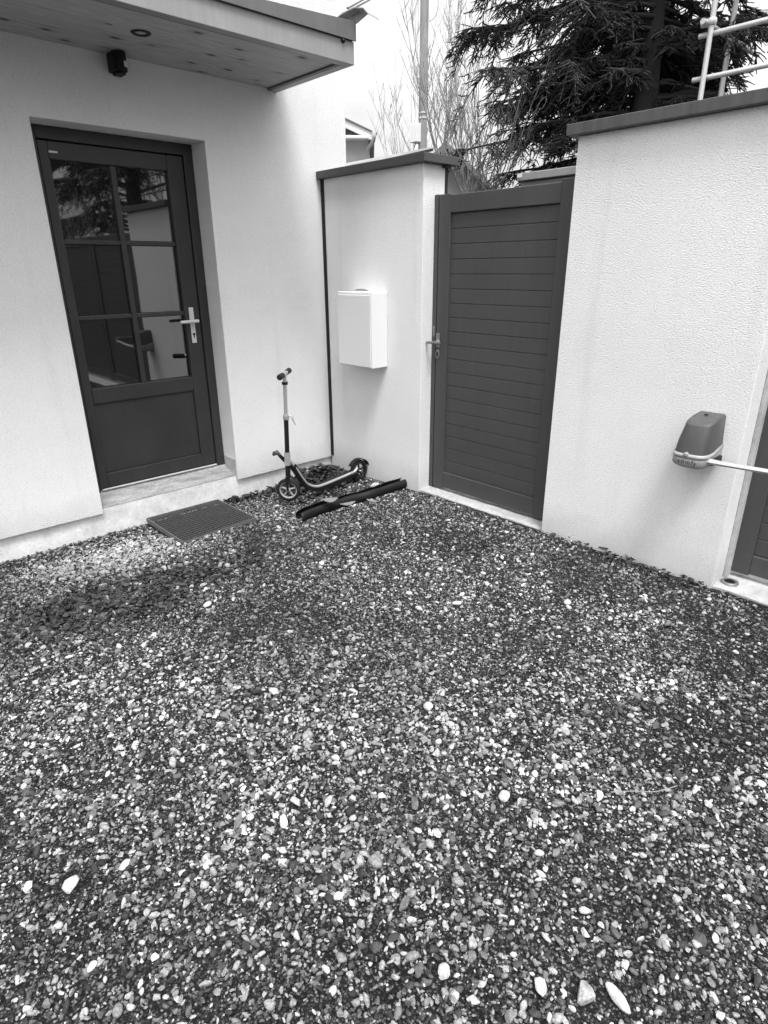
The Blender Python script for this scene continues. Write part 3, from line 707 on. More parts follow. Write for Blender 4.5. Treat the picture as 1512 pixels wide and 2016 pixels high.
scat(1000, lambda: (rd.gauss(-2.3, .26), rd.gauss(-1.12, .16), rd.uniform(0, .014)), (.008, .022))
scat(380, lambda: (rd.gauss(-1.8, .25), rd.gauss(-1.1, .14), rd.uniform(0, .010)), (.006, .018))
scat(120, lambda: (rd.uniform(-3.5, -.1), rd.uniform(-4.6, -.7), .004), (.006, .018))
o = b.build('leaf_litter', M['leaf'], None, loc=(-.3, -.2, -.05)); tag(o, 'dark dead leaves heaped in the corner and strewn along the walls', 'dead leaves', kind='stuff')

# ------------------------------------------------------------------ gravel: instanced stones as one mass
stones = bpy.data.collections.new('stone_shapes')      # not linked to the scene: only a shape library for the gravel
for i in range(18):
    bm = bmesh.new(); bmesh.ops.create_icosphere(bm, subdivisions=2, radius=.5); rd = random.Random(100 + i)
    ax = (1, rd.uniform(.62, .95), rd.uniform(.42, .75)); cuts = 0 if i % 6 == 0 else 8
    pl = [(Vector((rd.gauss(0, 1), rd.gauss(0, 1), rd.gauss(0, .8))).normalized(), rd.uniform(.20, .36)) for _ in range(cuts)]
    for v in bm.verts:
        p = v.co.copy(); p *= 1 + .28 * noise.noise(p * 2.4 + Vector((i * 7.3, 0, 0)))
        for nn, dd in pl:
            kk = p.dot(nn) - dd
            if kk > 0: p -= nn * kk * .92
        v.co = Vector((p.x * ax[0], p.y * ax[1], p.z * ax[2]))
    me = bpy.data.meshes.new('stone_shape'); bm.to_mesh(me); bm.free(); me.materials.append(M['stone'])
    me.polygons.foreach_set('use_smooth', [i % 2 == 0] * len(me.polygons))
    stones.objects.link(bpy.data.objects.new('stone_shape_%02d' % i, me))

def vnoise(x, y, sc, seed):
    x = np.asarray(x) * sc; y = np.asarray(y) * sc; r_ = np.random.default_rng(seed); T = r_.random((64, 64))
    xi = np.floor(x).astype(int); yi = np.floor(y).astype(int); fx = x - xi; fy = y - yi; fx = fx * fx * (3 - 2 * fx); fy = fy * fy * (3 - 2 * fy)
    g_ = lambda a, c: T[a % 64, c % 64]
    return (g_(xi, yi) * (1 - fx) + g_(xi + 1, yi) * fx) * (1 - fy) + (g_(xi, yi + 1) * (1 - fx) + g_(xi + 1, yi + 1) * fx) * fy
def gb(x, y, cx, cy, sx, sy): return np.exp(-((x - cx) / sx) ** 2 - ((y - cy) / sy) ** 2)
N1 = 420000
x = rng.uniform(-4.6, .0, N1); y = rng.uniform(-5.4, .02, N1)
x2 = rng.uniform(-7.5, .1, 60000); y2 = rng.uniform(-9, .0, 60000)
far = ((x2 < -4.6) | (y2 < -5.4)); x = np.concatenate([x, x2[far]]); y = np.concatenate([y, y2[far]])
n1 = vnoise(x, y, 2.3, 1) * .6 + vnoise(x, y, 5.5, 2) * .4         # patches of soil
n2 = vnoise(x, y, 1.6, 3)
soil = np.clip((n1 - .52) / .25, 0, 1)
soil = np.clip(soil + .55 * gb(x, y, -1.0, -2.75, .45, .35) + .5 * gb(x, y, -1.88, -3.64, .3, .2) + .5 * gb(x, y, -.55, -1.5, .5, .5) - .9 * gb(x, y, -2.15, -2.6, .5, .6) - 1.0 * gb(x, y, -2.2, -.35, .6, .35) - .9 * gb(x, y, -2.1, -1.2, .7, .35), 0, 1)
kind = rng.random(len(x))
size = np.where(kind < .70, rng.uniform(.0060, .0115, len(x)), np.where(kind < .935, rng.uniform(.0115, .0190, len(x)), np.where(kind < .992, rng.uniform(.018, .027, len(x)), rng.uniform(.026, .038, len(x)))))
darkp = 1.15 * gb(x, y, -2.20, -1.04, .38, .26) + .8 * gb(x, y, -1.72, -1.08, .45, .22)
lightp = gb(x, y, -2.1, -.42, .50, .26)
bright = .7 * gb(x, y, -2.15, -2.6, .6, .7) + .4 * gb(x, y, -1.3, -3.4, .7, .6)
size = size * (1 + .35 * np.clip(darkp, 0, 1) + .30 * lightp + .22 * bright)
ang = rng.random(len(x))
keep = (kind > .70 * soil * .5) & (rng.random(len(x)) > soil * .45)
keep &= (rng.random(len(x)) < np.where(size > .0115, .50 + .25 * bright + .3 * np.clip(darkp + lightp, 0, 1), .72 - .3 * np.clip(darkp, 0, 1)))
# stay off the grating, the heap of leaves and the walls
keep &= ~((x > -1.66) & (x < -1.10) & (y > -.555)); keep &= ~((x > -.012 - size * .3)); keep &= ~(y > .02)
for (qx, qy, qr) in ((-1.876, -3.21, .026), (-2.969, -2.592, .042), (-2.163, -3.737, .036), (-.676, -2.703, .022), (-2.206, -3.682, .034), (-1.976, -1.49, .028), (-2.105, -3.038, .028), (-1.737, -2.754, .022), (-2.37, -2.787, .024), (-1.069, -2.327, .024), (-2.408, -3.432, .024)):
    keep &= (x - qx) ** 2 + (y - qy) ** 2 > (qr + size * .35) ** 2
x, y, size, darkp, lightp, bright, soil = [a[keep] for a in (x, y, size, darkp, lightp, bright, soil)]
n = len(x)
u_ = rng.random(n)
tone = np.where(u_ < .22, rng.uniform(.010, .05, n), np.where(u_ < .56, rng.uniform(.05, .18, n), np.where(u_ < .90, rng.uniform(.18, .42, n), rng.uniform(.42, .70, n))))
tone = np.where((size < .0115) & (rng.random(n) < .20), tone * .5, tone)
rag = np.clip((vnoise(x, y, 9, 21) * .6 + vnoise(x, y, 22, 22) * .4 - .34) * 4, 0, 1)
dk = np.clip(darkp * 1.6, 0, 1) * rag * (rng.random(n) < .93)
tone = tone * .80 * (1 - .90 * dk)
tone = np.where(rng.random(n) < lightp * .9, rng.uniform(.22, .46, n), tone)
tone = np.where(rng.random(n) < bright * .25, rng.uniform(.22, .50, n), tone)
tone = tone * np.where(size > .02, 1.15, 1.0) * (1 - .25 * soil) * (.46 + .66 * vnoise(x, y, 1.1, 9) + .46 * vnoise(x, y, 4.1, 10))
z = gz(x, y) + size * rng.uniform(-.05, .42, n) + np.where(size < .009, -.001, .0)
edge = np.exp(-((x) / .05) ** 2) * (y < -2.1) * .02 + np.exp(-(y / .05) ** 2) * .012
z = z + edge * rng.random(n)
me = bpy.data.meshes.new('gravel'); me.vertices.add(n)
me.vertices.foreach_set('co', np.stack([x, y, z], 1).astype(np.float32).ravel())
def attr(nm, ty, data):
    a = me.attributes.new(nm, ty, 'POINT'); a.data.foreach_set('vector' if ty == 'FLOAT_VECTOR' else 'value', np.ascontiguousarray(data).ravel())
attr('tone', 'FLOAT', tone.astype(np.float32))
attr('idx', 'INT', rng.integers(0, 18, n).astype(np.int32))
attr('rot', 'FLOAT_VECTOR', np.stack([rng.normal(0, .35, n), rng.normal(0, .35, n), rng.uniform(0, 6.283, n)], 1).astype(np.float32))
attr('scl', 'FLOAT_VECTOR', (size[:, None] * np.stack([rng.uniform(.95, 1.35, n), rng.uniform(.85, 1.1, n), rng.uniform(.85, 1.2, n)], 1)).astype(np.float32))
me.materials.append(M['stone']); me.update()
go = bpy.data.objects.new('gravel', me); COL.objects.link(go)
tag(go, 'loose mixed gravel of dark, grey and pale stones covering the yard', 'gravel', kind='stuff')
ng = bpy.data.node_groups.new('scatter_stones', 'GeometryNodeTree')
ng.interface.new_socket('Geometry', in_out='INPUT', socket_type='NodeSocketGeometry'); ng.interface.new_socket('Geometry', in_out='OUTPUT', socket_type='NodeSocketGeometry')
gi = ng.nodes.new('NodeGroupInput'); g2 = ng.nodes.new('NodeGroupOutput')
ip = ng.nodes.new('GeometryNodeInstanceOnPoints'); ci = ng.nodes.new('GeometryNodeCollectionInfo')
ci.inputs['Collection'].default_value = stones; ci.inputs['Separate Children'].default_value = True; ci.inputs['Reset Children'].default_value = True
def na(nm, ty):
    q = ng.nodes.new('GeometryNodeInputNamedAttribute'); q.data_type = ty; q.inputs['Name'].default_value = nm; return q.outputs['Attribute']
ip.inputs['Pick Instance'].default_value = True
ng.links.new(gi.outputs[0], ip.inputs['Points']); ng.links.new(ci.outputs[0], ip.inputs['Instance'])
ng.links.new(na('idx', 'INT'), ip.inputs['Instance Index']); ng.links.new(na('rot', 'FLOAT_VECTOR'), ip.inputs['Rotation']); ng.links.new(na('scl', 'FLOAT_VECTOR'), ip.inputs['Scale'])
ng.links.new(ip.outputs[0], g2.inputs[0])
md = go.modifiers.new('scatter', 'NODES'); md.node_group = ng
print('stones', n)

# ------------------------------------------------------------------ beyond the walls
def at(px, py, d):
    v = Vector(ROWS[0]) * ((px - 756) / 1209.377) - Vector(ROWS[1]) * ((py - 1008) / 1209.377) + Vector(ROWS[2])
    return CAM + v * (d / math.hypot(v.x, v.y))
# utility pole with conduit and junction box
pb = Vector((6.98, 5.63, 0))
pole = thing('utility_pole', 'tall grey utility pole rising behind the short garden wall', 'pole', pb)
b = MB(); b.tube([pb, pb + Vector((0, 0, 9.2))], [.095, .070], 8); b.build('post', mk_paint('pole_grey', .26, .7, .15), pole)
sd = Vector((-.73, .68, 0))
b = MB(); b.tube([pb + sd * .125 + Vector((0, 0, 4.0)), pb + sd * .135 + Vector((0, 0, 5.2)), pb + sd * .150 + Vector((0, 0, 9.0))], .030, 8); b.tube([pb + sd * .10 - Vector((.05, .05, 0)) + Vector((0, 0, 4.0)), pb + sd * .22 + Vector((0, 0, 6.2)), pb + sd * .36 + Vector((0, 0, 9.0))], .022, 8)
b.build('conduit', M['white_box'], pole)
b = MB(); j0 = at(822, 262, 14) ; b.box(j0.x - .13, j0.x + .10, j0.y - .10, j0.y + .10, j0.z - .17, j0.z + .15); b.build('junction_box', M['white_box'], pole, .01)
b = MB(); b.tube(spl([j0 + Vector((-.05, 0, -.17)), j0 + Vector((-.12, 0, -.35)), j0 + Vector((-.08, 0, -.6))]), .012, 6); b.build('loose_cable', M['steel'], pole)
b = MB(); b.tube(spl([j0 + Vector((.05, 0, -.17)), j0 + Vector((.09, 0, -.38)), j0 + Vector((.02, 0, -.6))]), .012, 6); b.build('loose_cable', M['steel'], pole)
q0 = at(845, 10, 13.9); b = MB(); b.tube(spl([q0 + Vector((0, 0, .4)), q0 + Vector((.12, -.10, .1)), q0 + Vector((.10, -.08, -.15)), q0 + Vector((0, 0, -.25))]), .006, 5)
b.build('loose_cable', M['steel'], pole)
b = MB()
for dz in (.35, .42): b.lathe([(.092, -.012), (.096, 0), (.092, .012)], pb + Vector((0, 0, 3.85 + dz * 1.2)), (0, 0, 1), 10)
b.build('strap', M['alu'], pole)
for k, (zz, lab) in enumerate(((7.0, 'lower thin overhead cable from the house wall to the grey pole'), (7.25, 'upper thin overhead cable from the house wall to the grey pole'))):
    a = at(676 + k * 8, 26 - k * 10, 5.3) ; e = at(836, -84 - k * 14, 14.2); pts = [a.lerp(e, t) - Vector((0, 0, .06 * 4 * t * (1 - t))) for t in np.linspace(0, 1, 12)]
    b = MB(); b.tube(pts, .008, 5); o = b.build('overhead_cable', M['steel'], None, loc=tuple(a)); tag(o, lab, 'cable', 'overhead cables')

# neighbour's house with verge board, gutter and downpipe
nc = at(728, 300, 12); vd = Vector(((nc - CAM).x, (nc - CAM).y, 0)).normalized(); rt = Vector((vd.y, -vd.x, 0))
def L3(u, v, z): return Vector((nc.x, nc.y, 0)) + rt * u + vd * v + Vector((0, 0, z))
nb = thing('neighbour_house', 'small pale house with white gutter and verge glimpsed beside the tall house wall', 'house', (nc.x, nc.y, 0))
def obox(b, u0, u1, v0, v1, z0, z1, zr0=None, zr1=None):
    zr0 = z1 if zr0 is None else zr0; zr1 = z1 if zr1 is None else zr1
    vs = [L3(u0, v0, z0), L3(u1, v0, z0), L3(u1, v1, z0), L3(u0, v1, z0), L3(u0, v0, zr0), L3(u1, v0, zr1), L3(u1, v1, zr1), L3(u0, v1, zr0)]
    return b.add(vs, [(0, 3, 2, 1), (4, 5, 6, 7), (0, 1, 5, 4), (1, 2, 6, 5), (2, 3, 7, 6), (3, 0, 4, 7)])
ze = 3.60
b = MB(); obox(b, -4.0, -.02, 0, 5, -.2, ze - .02); b.build('wall', mat('neighbour_render', .8, .9), nb)
cap = lambda u: 3.61 + .42 * (.12 - u)
def slope_board(v0, v1, u0, u1, top, bot):
    b = MB(); vs = [L3(u0, v0, cap(u0) + bot), L3(u1, v0, cap(u1) + bot), L3(u1, v0, cap(u1) + top), L3(u0, v0, cap(u0) + top)]
    return b.add(vs + [v + vd * (v1 - v0) for v in vs], [(0, 1, 2, 3), (7, 6, 5, 4), (0, 4, 5, 1), (1, 5, 6, 2), (2, 6, 7, 3), (3, 7, 4, 0)])
slope_board(-.29, 5.2, -4, .08, -.025, -.12).build('roof', mk_paint('neighbour_roof', .22, .8, .3), nb)
slope_board(-.36, -.31, -4, .09, -.022, -.135).build('verge_board', M['white_box'], nb)
slope_board(-.38, -.28, -4, .12, 0, -.020).build('verge_capping', M['fascia_dark'], nb)
b = MB(); vs = [L3(-4, -.25, ze - .03), L3(0, -.25, ze - .03), L3(0, -.25, ze), L3(-4, -.25, cap(-4) - .13)]; b.add(vs + [v + vd * .1 for v in vs], [(0, 1, 2, 3), (7, 6, 5, 4), (0, 4, 5, 1), (1, 5, 6, 2), (2, 6, 7, 3), (3, 7, 4, 0)]); b.build('gable_infill', M['fascia_dark'], nb)
b = MB(); b.tube([L3(-4, -.43, ze - .03), L3(-.01, -.43, ze - .07)], .036, 12); b.build('gutter', M['white_box'], nb)
b = MB(); b.tube(spl([L3(.07, -.42, ze + .02), L3(.07, -.42, ze - .06), L3(.04, -.34, ze - .13), L3(-.03, -.12, ze - .18), L3(-.03, -.06, ze - .3)]), .034, 10); b.tube([L3(-.03, -.06, ze - .3), L3(-.03, -.06, 0)], .034, 10); b.build('downpipe', M['alu'], nb)

# low tiled roof seen over the coping
tr = thing('tiled_outbuilding', 'low outbuilding whose pale roof tiles just show above the short wall coping', 'outbuilding', (2.9, 2.9, 0))
b = MB(); b.box(1.75, 3.0, 1.9, 6.0, -.2, 2.42); b.build('wall', M['plinth'], tr)
b = MB(); vs = []; nn_ = 180
for i in range(nn_ + 1):
    y = 1.75 + 4.5 * i / nn_; dz = .022 * abs(math.sin(i * math.pi / 3))
    vs += [(1.5, y, 2.51 + dz), (3.1, y, 2.885 + dz), (1.5, y, 2.48), (3.1, y, 2.855)]
b.add(vs, [(i * 4, i * 4 + 4, i * 4 + 5, i * 4 + 1) for i in range(nn_)] + [(i * 4 + 2, i * 4 + 6, i * 4 + 4, i * 4) for i in range(nn_)] + [(i * 4 + 3, i * 4 + 1, i * 4 + 5, i * 4 + 7) for i in range(nn_)])
b.build('roof', mk_paint('pale_tiles', .30, .8, .3), tr)

# gable behind the pedestrian gate
gh = thing('gabled_house', 'distant grey gabled roof seen through bare branches above the pedestrian gate', 'house', tuple(at(880, 400, 15).xy) + (0,))
g0 = at(878, 283, 15); vd2 = Vector(((g0 - CAM).x, (g0 - CAM).y, 0)).normalized(); rt2 = Vector((vd2.y, -vd2.x, 0))
def G3(u, v, z): return Vector((g0.x, g0.y, 0)) + rt2 * u + vd2 * v + Vector((0, 0, z))
b = MB(); vs = [G3(-1.4, 0, 0), G3(1.4, 0, 0), G3(1.4, 0, g0.z - 1.25), G3(0, 0, g0.z - .12), G3(-1.4, 0, g0.z - 1.25)]; b.add(vs + [v + vd2 * 5 for v in vs], [(0, 1, 2, 3, 4), (9, 8, 7, 6, 5)] + [(i, (i + 1) % 5, 5 + (i + 1) % 5, 5 + i) for i in range(5)]); b.build('wall', mat('gable_wall', .22, .9), gh)
b = MB()
for s_ in (-1, 1):
    vs = [G3(0, -.3, g0.z), G3(1.7 * s_, -.3, g0.z - 1.40), G3(1.7 * s_, -.3, g0.z - 1.52), G3(0, -.3, g0.z - .11)]; b.add(vs + [v + vd2 * 5.6 for v in vs], [(0, 1, 2, 3), (7, 6, 5, 4), (0, 4, 5, 1), (1, 5, 6, 2), (2, 6, 7, 3), (3, 7, 4, 0)])
b.build('roof', mk_paint('gable_roof', .16, .8, .3), gh)

# cabinet standing behind the pedestrian gate
cb = thing('metal_cabinet', 'grey metal cabinet top with small white label just beyond the pedestrian gate', 'cabinet', (.45, -1.85, 0))
b = MB(); b.box(.33, .62, -2.15, -1.535, 0, 2.018); b.build('body', M['fascia'], cb, .004)
b = MB(); b.box(.30, .66, -2.30, -1.527, 2.022, 2.064); b.build('lid', M['fascia'], cb, .004)
b = MB(); b.box(.297, .2995, -1.565, -1.532, 2.040, 2.058); b.build('label_plate', M['white_box'], cb)

# scaffolding
sf = thing('scaffolding', 'galvanised tube scaffolding standing behind the long garden wall in front of the conifer', 'scaffolding', (3.75, -1.08, 0))
scm = mat('scaffold_tube', .62, .45, .3)
ys = [-1.08 - 2.0 * i for i in range(7)]; SX = (3.75, 4.21)
for i, yy in enumerate(ys):
    for X in SX:
        b = MB(); b.tube([(X, yy, 0), (X, yy, 7.2)], .0245, 10); b.build('standard', scm, sf)
for zz in (1.62, 3.62, 5.62):
    for i, yy in enumerate(ys):
        b = MB(); b.tube([(SX[0] - .08, yy + .05, zz), (SX[1] + .9, yy + .05, zz)], .0245, 10); b.build('transom', scm, sf)
        b = MB(); b.lathe([(.030, -.03), (.042, -.02), (.042, .02), (.030, .03)], (SX[0], yy, zz), (0, 0, 1), 10); b.tube([(SX[0], yy - .03, zz), (SX[0], yy + .09, zz)], .034, 8); b.build('coupler', scm, sf)
for zz in (3.54, 3.196, 5.54):
    b = MB(); b.tube([(SX[0] + .05, ys[0] + .12, zz), (SX[0] + .05, ys[-1] - .1, zz)], .0225, 10); b.build('ledger', scm, sf)

# ------------------------------------------------------------------ trees
def strand_mesh(paths, r0, r1, sides=3, jitter=.0):
    """many tapered strands (arrays of k points) as one vertex and face list"""
    P = np.asarray(paths, float); S, K, _ = P.shape
    T = np.gradient(P, axis=1); T /= np.linalg.norm(T, axis=2, keepdims=True) + 1e-9
    ref = np.where(np.abs(T[..., 2:3]) > .9, np.array([1., 0, 0]), np.array([0, 0, 1.])); X = np.cross(T, ref); X /= np.linalg.norm(X, axis=2, keepdims=True) + 1e-9; Y = np.cross(T, X)
    t = np.linspace(0, 1, K)[None, :, None]
    rad = np.asarray(r0).reshape(-1, 1, 1) * (1 - t) + np.asarray(r1).reshape(-1, 1, 1) * t
    rad = rad * (1 + jitter * rng.uniform(-1, 1, (S, K, 1)))
    V = np.stack([P + (X * math.cos(2 * math.pi * j / sides) + Y * math.sin(2 * math.pi * j / sides)) * rad for j in range(sides)], 2)
    V = V.reshape(-1, 3)
    base = (np.arange(S)[:, None, None] * K + np.arange(K - 1)[None, :, None]) * sides; j = np.arange(sides)[None, None, :]; j2 = (j + 1) % sides
    F = np.stack([base + j, base + j2, base + sides + j2, base + sides + j], -1).reshape(-1, 4)
    return V, F
def np_mesh(name, parts, m, parent):
    vs = []; fs = []; o_ = 0
    for V, F in parts: vs.append(V); fs.append(F + o_); o_ += len(V)
    V = np.concatenate(vs) - np.array(BASE[parent]); F = np.concatenate(fs).astype(np.int32)
    me = bpy.data.meshes.new(name); me.vertices.add(len(V)); me.vertices.foreach_set('co', V.astype(np.float32).ravel())
    me.loops.add(F.size); me.loops.foreach_set('vertex_index', F.ravel()); me.polygons.add(len(F)); me.polygons.foreach_set('loop_start', np.arange(0, F.size, 4, dtype=np.int32)); me.polygons.foreach_set('loop_total', np.full(len(F), 4, np.int32))
    me.update(calc_edges=True); me.materials.append(m); o = bpy.data.objects.new(name, me); COL.objects.link(o); o.parent = parent; BASE[o] = BASE[parent]; return o

def conifer(name, label, base, H, seed, limbs_extra=(), detail=1.0, lean=(0, 0), trimmed=True):
    rr = np.random.default_rng(seed); base = Vector(base)
    t = thing(name, label, 'tree', tuple(base))
    axis = lambda z: np.array([base.x + lean[0] * z, base.y + lean[1] * z, z])
    b = MB(); zs = np.linspace(-.1, H, 26); b.tube([axis(z) + np.array([.04 * math.sin(z * 2), .03 * math.cos(z * 1.7), 0]) for z in zs], [(.135 if z < 3.2 else .135 * max(.0, 1 - (z - 3.2) / 1.2) + .07 * (1 - z / H) * min(1, (z - 3.2) / 1.2)) + .01 for z in zs], 12)
    b.build('trunk', M['bark'], t)
    limbs = []
    z = 2.2
    while z < H - .5:
        Lm = (2.9 * (1 - (z / H) ** 1.3) + .5) * rr.uniform(.75, 1.12); az = rr.uniform(0, 2 * math.pi); 
        if not trimmed:
            limbs.append((z, az, Lm, rr.uniform(.0, .4))); z += rr.uniform(.05, .12); continue
        if math.cos(az - 2.39) > .3: Lm = min(Lm, 2.05 if z > 2.8 else 1.55)
        if math.cos(az + 2.2) > .55: Lm = min(Lm, .75 if z < 3.6 else 1.5)
        if z > 3.2 or math.cos(az - 2.39) > .35: limbs.append((z, az, Lm, rr.uniform(-.05, .3)))
        z += rr.uniform(.03, .09) if z < 5.5 else rr.uniform(.08, .16)
    limbs += list(limbs_extra)
    LP = []; LR = []; sec = []; ter = []; wood2 = []
    for (z, az, Lm, up, *rad_) in limbs:
        K = 14; s = np.linspace(0, 1, K); d = np.array([math.cos(az), math.sin(az)]); side = np.array([-d[1], d[0]])
        wob = rr.normal(0, .05) * np.sin(s * 3) * Lm
        horiz = s * Lm
        zz = axis(z)[2] + horiz * up * (1 - .55 * s) - .16 * Lm * s ** 2.2 + .10 * Lm * np.clip(s - .75, 0, 1) * 2
        P = np.stack([axis(z)[0] + d[0] * horiz + side[0] * wob, axis(z)[1] + d[1] * horiz + side[1] * wob, zz], 1)
        LP.append(P); LR.append(rad_[0] if rad_ else .016 + .007 * Lm)
        ns = int(Lm * 13.5 * detail)
        for _ in range(ns):
            q = rr.uniform(.10, 1) ** .8; i = q * (K - 1); i0 = int(min(i, K - 2)); p = P[i0] + (P[i0 + 1] - P[i0]) * (i - i0)
            sg = rr.choice([-1, 1]); a2 = rr.uniform(.5, 1.25) * sg; dd = d * math.cos(a2) + side * math.sin(a2)
            l2 = rr.uniform(.25, .75) * (1.15 - .6 * q) * min(1, Lm / 2)
            k2 = 7; s2 = np.linspace(0, 1, k2)
            Q = np.stack([p[0] + dd[0] * l2 * s2, p[1] + dd[1] * l2 * s2, p[2] + l2 * (rr.uniform(-.1, .3) * s2 - rr.choice([rr.uniform(.25, .7), rr.uniform(.7, 1.5)]) * s2 ** 2)], 1)
            sec.append(Q)
            for _k in range(int(22 * detail * (l2 / .5)) + 4):
                q2 = rr.uniform(.12, 1); i = q2 * (k2 - 1); j0 = int(min(i, k2 - 2)); p2 = Q[j0] + (Q[j0 + 1] - Q[j0]) * (i - j0)
                a3 = rr.uniform(.3, 1.1) * rr.choice([-1, 1]); c_, s_ = math.cos(a3), math.sin(a3); d3 = np.array([dd[0] * c_ - dd[1] * s_, dd[0] * s_ + dd[1] * c_])
                l3 = rr.uniform(.06, .17) * (1.15 - .4 * q2); s3 = np.linspace(0, 1, 5); dr = rr.uniform(.3, 1.3); cu = rr.normal(0, .28)
                ter.append(np.stack([p2[0] + l3 * (d3[0] * s3 - d3[1] * cu * s3 ** 2 * 2), p2[1] + l3 * (d3[1] * s3 + d3[0] * cu * s3 ** 2 * 2), p2[2] + l3 * (rr.uniform(0, .2) * s3 - dr * s3 ** 1.6 + .35 * np.clip(s3 - .6, 0, 1))], 1))
    np_mesh('limb', [strand_mesh(LP, np.array(LR), .012, 7, .12)], M['bark'], t)
    np_mesh('crown', [strand_mesh(sec, .009, .006, 3, .3), strand_mesh(ter, .0068, .0045, 3, .3)], M['needles'], t)
    # short needle sprays over the twigs
    ter = np.array(ter); m_ = min(int(len(ter) * 8), 1400000); print('twigs', len(ter))
    ii = rr.integers(0, len(ter), m_); kk = rr.integers(0, 4, m_); p = ter[ii, kk] + (ter[ii, kk + 1] - ter[ii, kk]) * rr.random((m_, 1)); tdir = ter[ii, kk + 1] - ter[ii, kk]; tdir /= np.linalg.norm(tdir, axis=1, keepdims=True)
    rnd = rr.normal(0, 1, (m_, 3)); rnd -= tdir * np.sum(rnd * tdir, 1, keepdims=True); rnd /= np.linalg.norm(rnd, axis=1, keepdims=True)
    e = p + (tdir * .5 + rnd * .8) * rr.uniform(.012, .024, (m_, 1)); wv = np.cross(tdir, rnd) * .0026
    V = np.stack([p - wv, p + wv, e + wv * .4, e - wv * .4], 1).reshape(-1, 3); F = np.arange(m_ * 4).reshape(-1, 4)
    np_mesh('needle_sprays', [(V, F)], M['needles'], t)
    return t
TB = (4.44, -.19, 0)
ang_l = lambda px, py, d: at(px, py, d) - Vector(TB)
def lim(px, py, d, z, up):
    v = at(px, py, d); dx, dy = v.x - TB[0], v.y - TB[1]; return (z, math.atan2(dy, dx), min(math.hypot(dx, dy) * .82, 2.1), up)
ex = [lim(1160, 0, 8.4, 3.25, .9) + (.065,), lim(1470, 0, 8.4, 3.15, .55) + (.085,), lim(1380, 0, 9.2, 3.3, .8) + (.05,), lim(1230, 0, 8.9, 3.4, 1.6) + (.05,), lim(1060, 60, 8.6, 3.2, .38) + (.05,), lim(980, 120, 8.8, 3.1, .25) + (.045,)]
for (px, py, d, z, up) in ((960, 40, 8.8, 3.4, .36), (950, 230, 8.7, 2.75, .12), (1010, 320, 8.4, 2.4, .02), (1000, 20, 9.5, 3.6, .35), (960, 170, 8.2, 2.95, .22), (1000, 250, 9.0, 2.75, .1), (1060, 200, 7.9, 2.9, .1),
        (990, 290, 8.9, 2.5, .05), (1120, 250, 9.3, 2.6, .05), (1030, 120, 8.0, 3.1, .2), (1120, 10, 8.3, 3.5, .3), (1200, 60, 9.6, 3.3, .2), (1440, 60, 9.8, 3.3, .2), (1500, 90, 9.6, 3.2, .15), (1250, 20, 8.0, 3.4, .4), (1500, 20, 9.4, 3.4, .25), (1380, 30, 9.9, 3.4, .3), (1080, 0, 7.9, 3.6, .4), (1180, 0, 9.3, 3.8, .5), (1010, 60, 8.4, 3.5, .3), (1080, 20, 9.6, 3.7, .3), (1140, 60, 8.0, 3.4, .3), (990, 10, 8.9, 3.8, .3), (1220, 30, 7.9, 3.7, .3), (1380, 0, 9.8, 3.8, .3), (1460, 0, 9.6, 3.9, .25), (1420, 40, 10.3, 3.5, .25), (1330, 20, 7.9, 3.8, .3), (980, 60, 8.6, 3.35, .2), (1000, 90, 8.2, 3.6, .1), (1060, 90, 8.9, 3.75, .1), (1120, 60, 7.9, 3.9, .05), (1170, 90, 8.0, 3.6, .1), (1210, 40, 9.2, 3.5, .2), (980, 0, 8.5, 3.9, .1), (1050, 0, 8.2, 4.1, .1), (1130, 0, 9.3, 4.2, .0), (1420, 30, 9.9, 3.7, .1), (1490, 10, 9.7, 4.0, .05), (1500, 40, 9.8, 3.75, .1), (1440, 20, 10.2, 4.0, .0), (1400, 10, 9.6, 4.1, .05), (1480, 30, 10.2, 4.2, -.05), (1350, 30, 9.9, 4.0, .0), (1500, 0, 9.9, 4.4, -.1), (1440, 0, 9.7, 4.3, -.05)):
    ex.append(lim(px, py, d, z, up * .42))
conifer('conifer', 'large dark drooping conifer overhanging the gate behind the long wall', TB, 10.5, 11, ex)
conifer('conifer', 'second dark conifer seen only mirrored in the glass of the entrance door', (2.9, -9.6, 0), 9.5, 23, (), .9, trimmed=False)

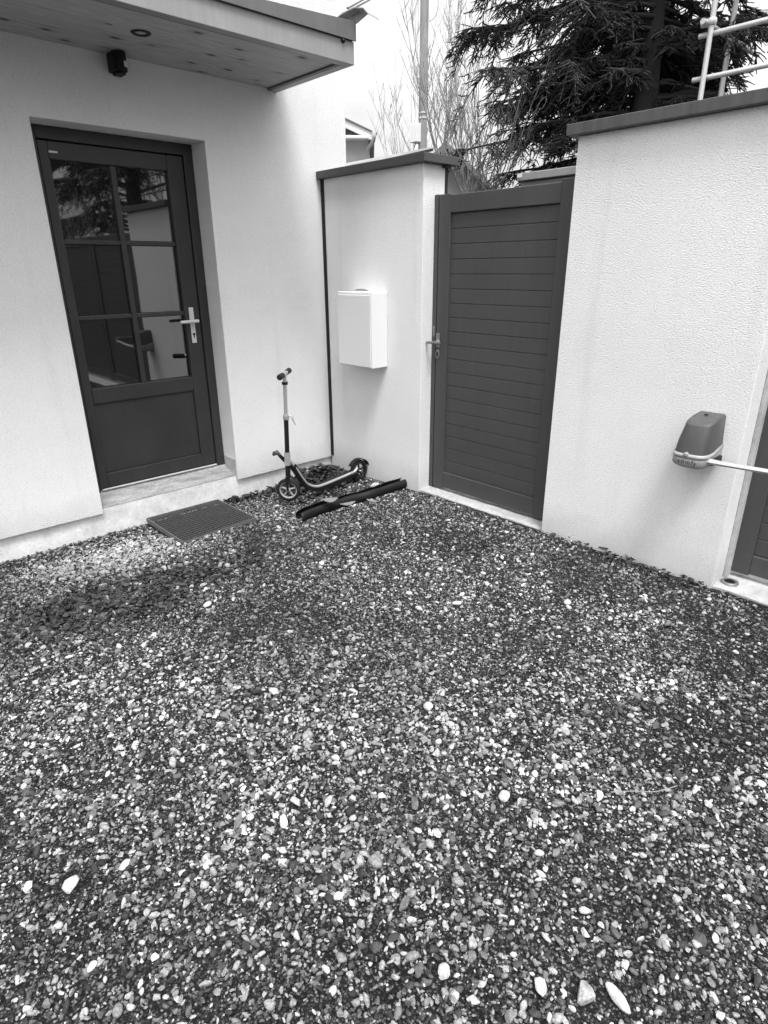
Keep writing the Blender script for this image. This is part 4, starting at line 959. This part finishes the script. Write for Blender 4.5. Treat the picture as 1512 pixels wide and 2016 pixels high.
def bare(name, label, base, H, spread, seed, stems, m, r0, zsplit, droop=0., sub=9, tilt=.0):
    rr = np.random.default_rng(seed); base = np.array(base, float); t = thing(name, label, 'tree', tuple(base))
    b = MB(); top_ = base + np.array([tilt, 0, zsplit]); pth = [base + (top_ - base) * s + np.array([.05 * math.sin(s * 7), .04 * math.cos(s * 5), 0]) * s for s in np.linspace(0, 1, 7)]
    b.tube(pth, [r0 * (1.15 - .35 * s) for s in np.linspace(0, 1, 7)] , 9); b.build('trunk', m, t); top_ = pth[-1]
    A = []; AR = []; B = []; C = []
    for i in range(stems):
        az = rr.uniform(0, 2 * math.pi); sp = spread * rr.uniform(.25, 1); h = (H - zsplit) * rr.uniform(.6, 1); K = 12; s = np.linspace(0, 1, K)
        P = top_ + np.stack([math.cos(az) * sp * s ** .75 + .03 * np.sin(s * 9 + i), math.sin(az) * sp * s ** .75 + .03 * np.cos(s * 8 + i), h * s ** 1.15], 1); A.append(P); AR.append(r0 * .115 * rr.uniform(.7, 1.2))
        for _ in range(sub):
            q = rr.uniform(.12, .95); k = q * (K - 1); k0 = int(k); p = P[k0] + (P[min(k0 + 1, K - 1)] - P[k0]) * (k - k0); a2 = rr.uniform(0, 6.28); l = h * rr.uniform(.12, .34) * (1.2 - q * .7); s2 = np.linspace(0, 1, 7)
            Q = p + np.stack([math.cos(a2) * l * .55 * s2 ** .8, math.sin(a2) * l * .55 * s2 ** .8, l * (s2 - droop * s2 ** 2)], 1); B.append(Q)
            for _ in range(6):
                q3 = rr.uniform(.2, .95); k3 = q3 * 6; i3 = int(k3); p3 = Q[i3] + (Q[min(i3 + 1, 6)] - Q[i3]) * (k3 - i3); a3 = rr.uniform(0, 6.28); l3 = l * rr.uniform(.2, .5)
                C.append(p3 + np.stack([math.cos(a3) * l3 * .5 * s2, math.sin(a3) * l3 * .5 * s2, l3 * s2 ** 1.1], 1))
    fine = H / 1450
    np_mesh('branches', [strand_mesh(A, np.array(AR), fine, 5, .1), strand_mesh(B, fine * 1.5, fine * .6, 4, .1), strand_mesh(C, fine * .9, fine * .45, 3, .1)], m, t)
    return t
p = at(868, 320, 12); bare('bare_tree', 'leafless tree with upright fine twigs right of the utility pole', (p.x, p.y, 0), 5.9, .9, 3, 13, M['twig'], .09, 3.3)
p = at(800, 330, 15); bare('bare_tree', 'faint leafless tree left of and behind the utility pole', (p.x, p.y, 0), 5.6, 1.0, 5, 10, M['twig'], .08, 2.6, sub=7)
p = at(925, 330, 11); bare('bare_tree', 'leafless twiggy tree between the utility pole and the conifer', (p.x, p.y, 0), 5.0, .8, 8, 12, M['twig'], .08, 2.6)
p = at(962, 380, 7.2); bare('pollarded_tree', 'dark knobbly pollarded tree just behind the pedestrian gate', (p.x, p.y, 0), 3.5, .55, 13, 12, M['twig_dark'], .07, 2.25, sub=6)
p = at(930, 390, 6.6); bare('pollarded_tree', 'pale crooked shrub stem beside the end of the short wall', (p.x + .1, p.y, 0), 2.9, .5, 17, 7, M['twig_dark'], .045, 1.9, sub=5, tilt=-.12)
# shrubs behind the driveway gate, only mirrored in the door glass
p = (1.7, -8.2); bare('bare_shrub', 'twiggy shrub behind the driveway gate mirrored low in the door glass', (p[0], p[1], 0), 3.2, 1.3, 31, 26, M['twig'], .05, .6, sub=7)
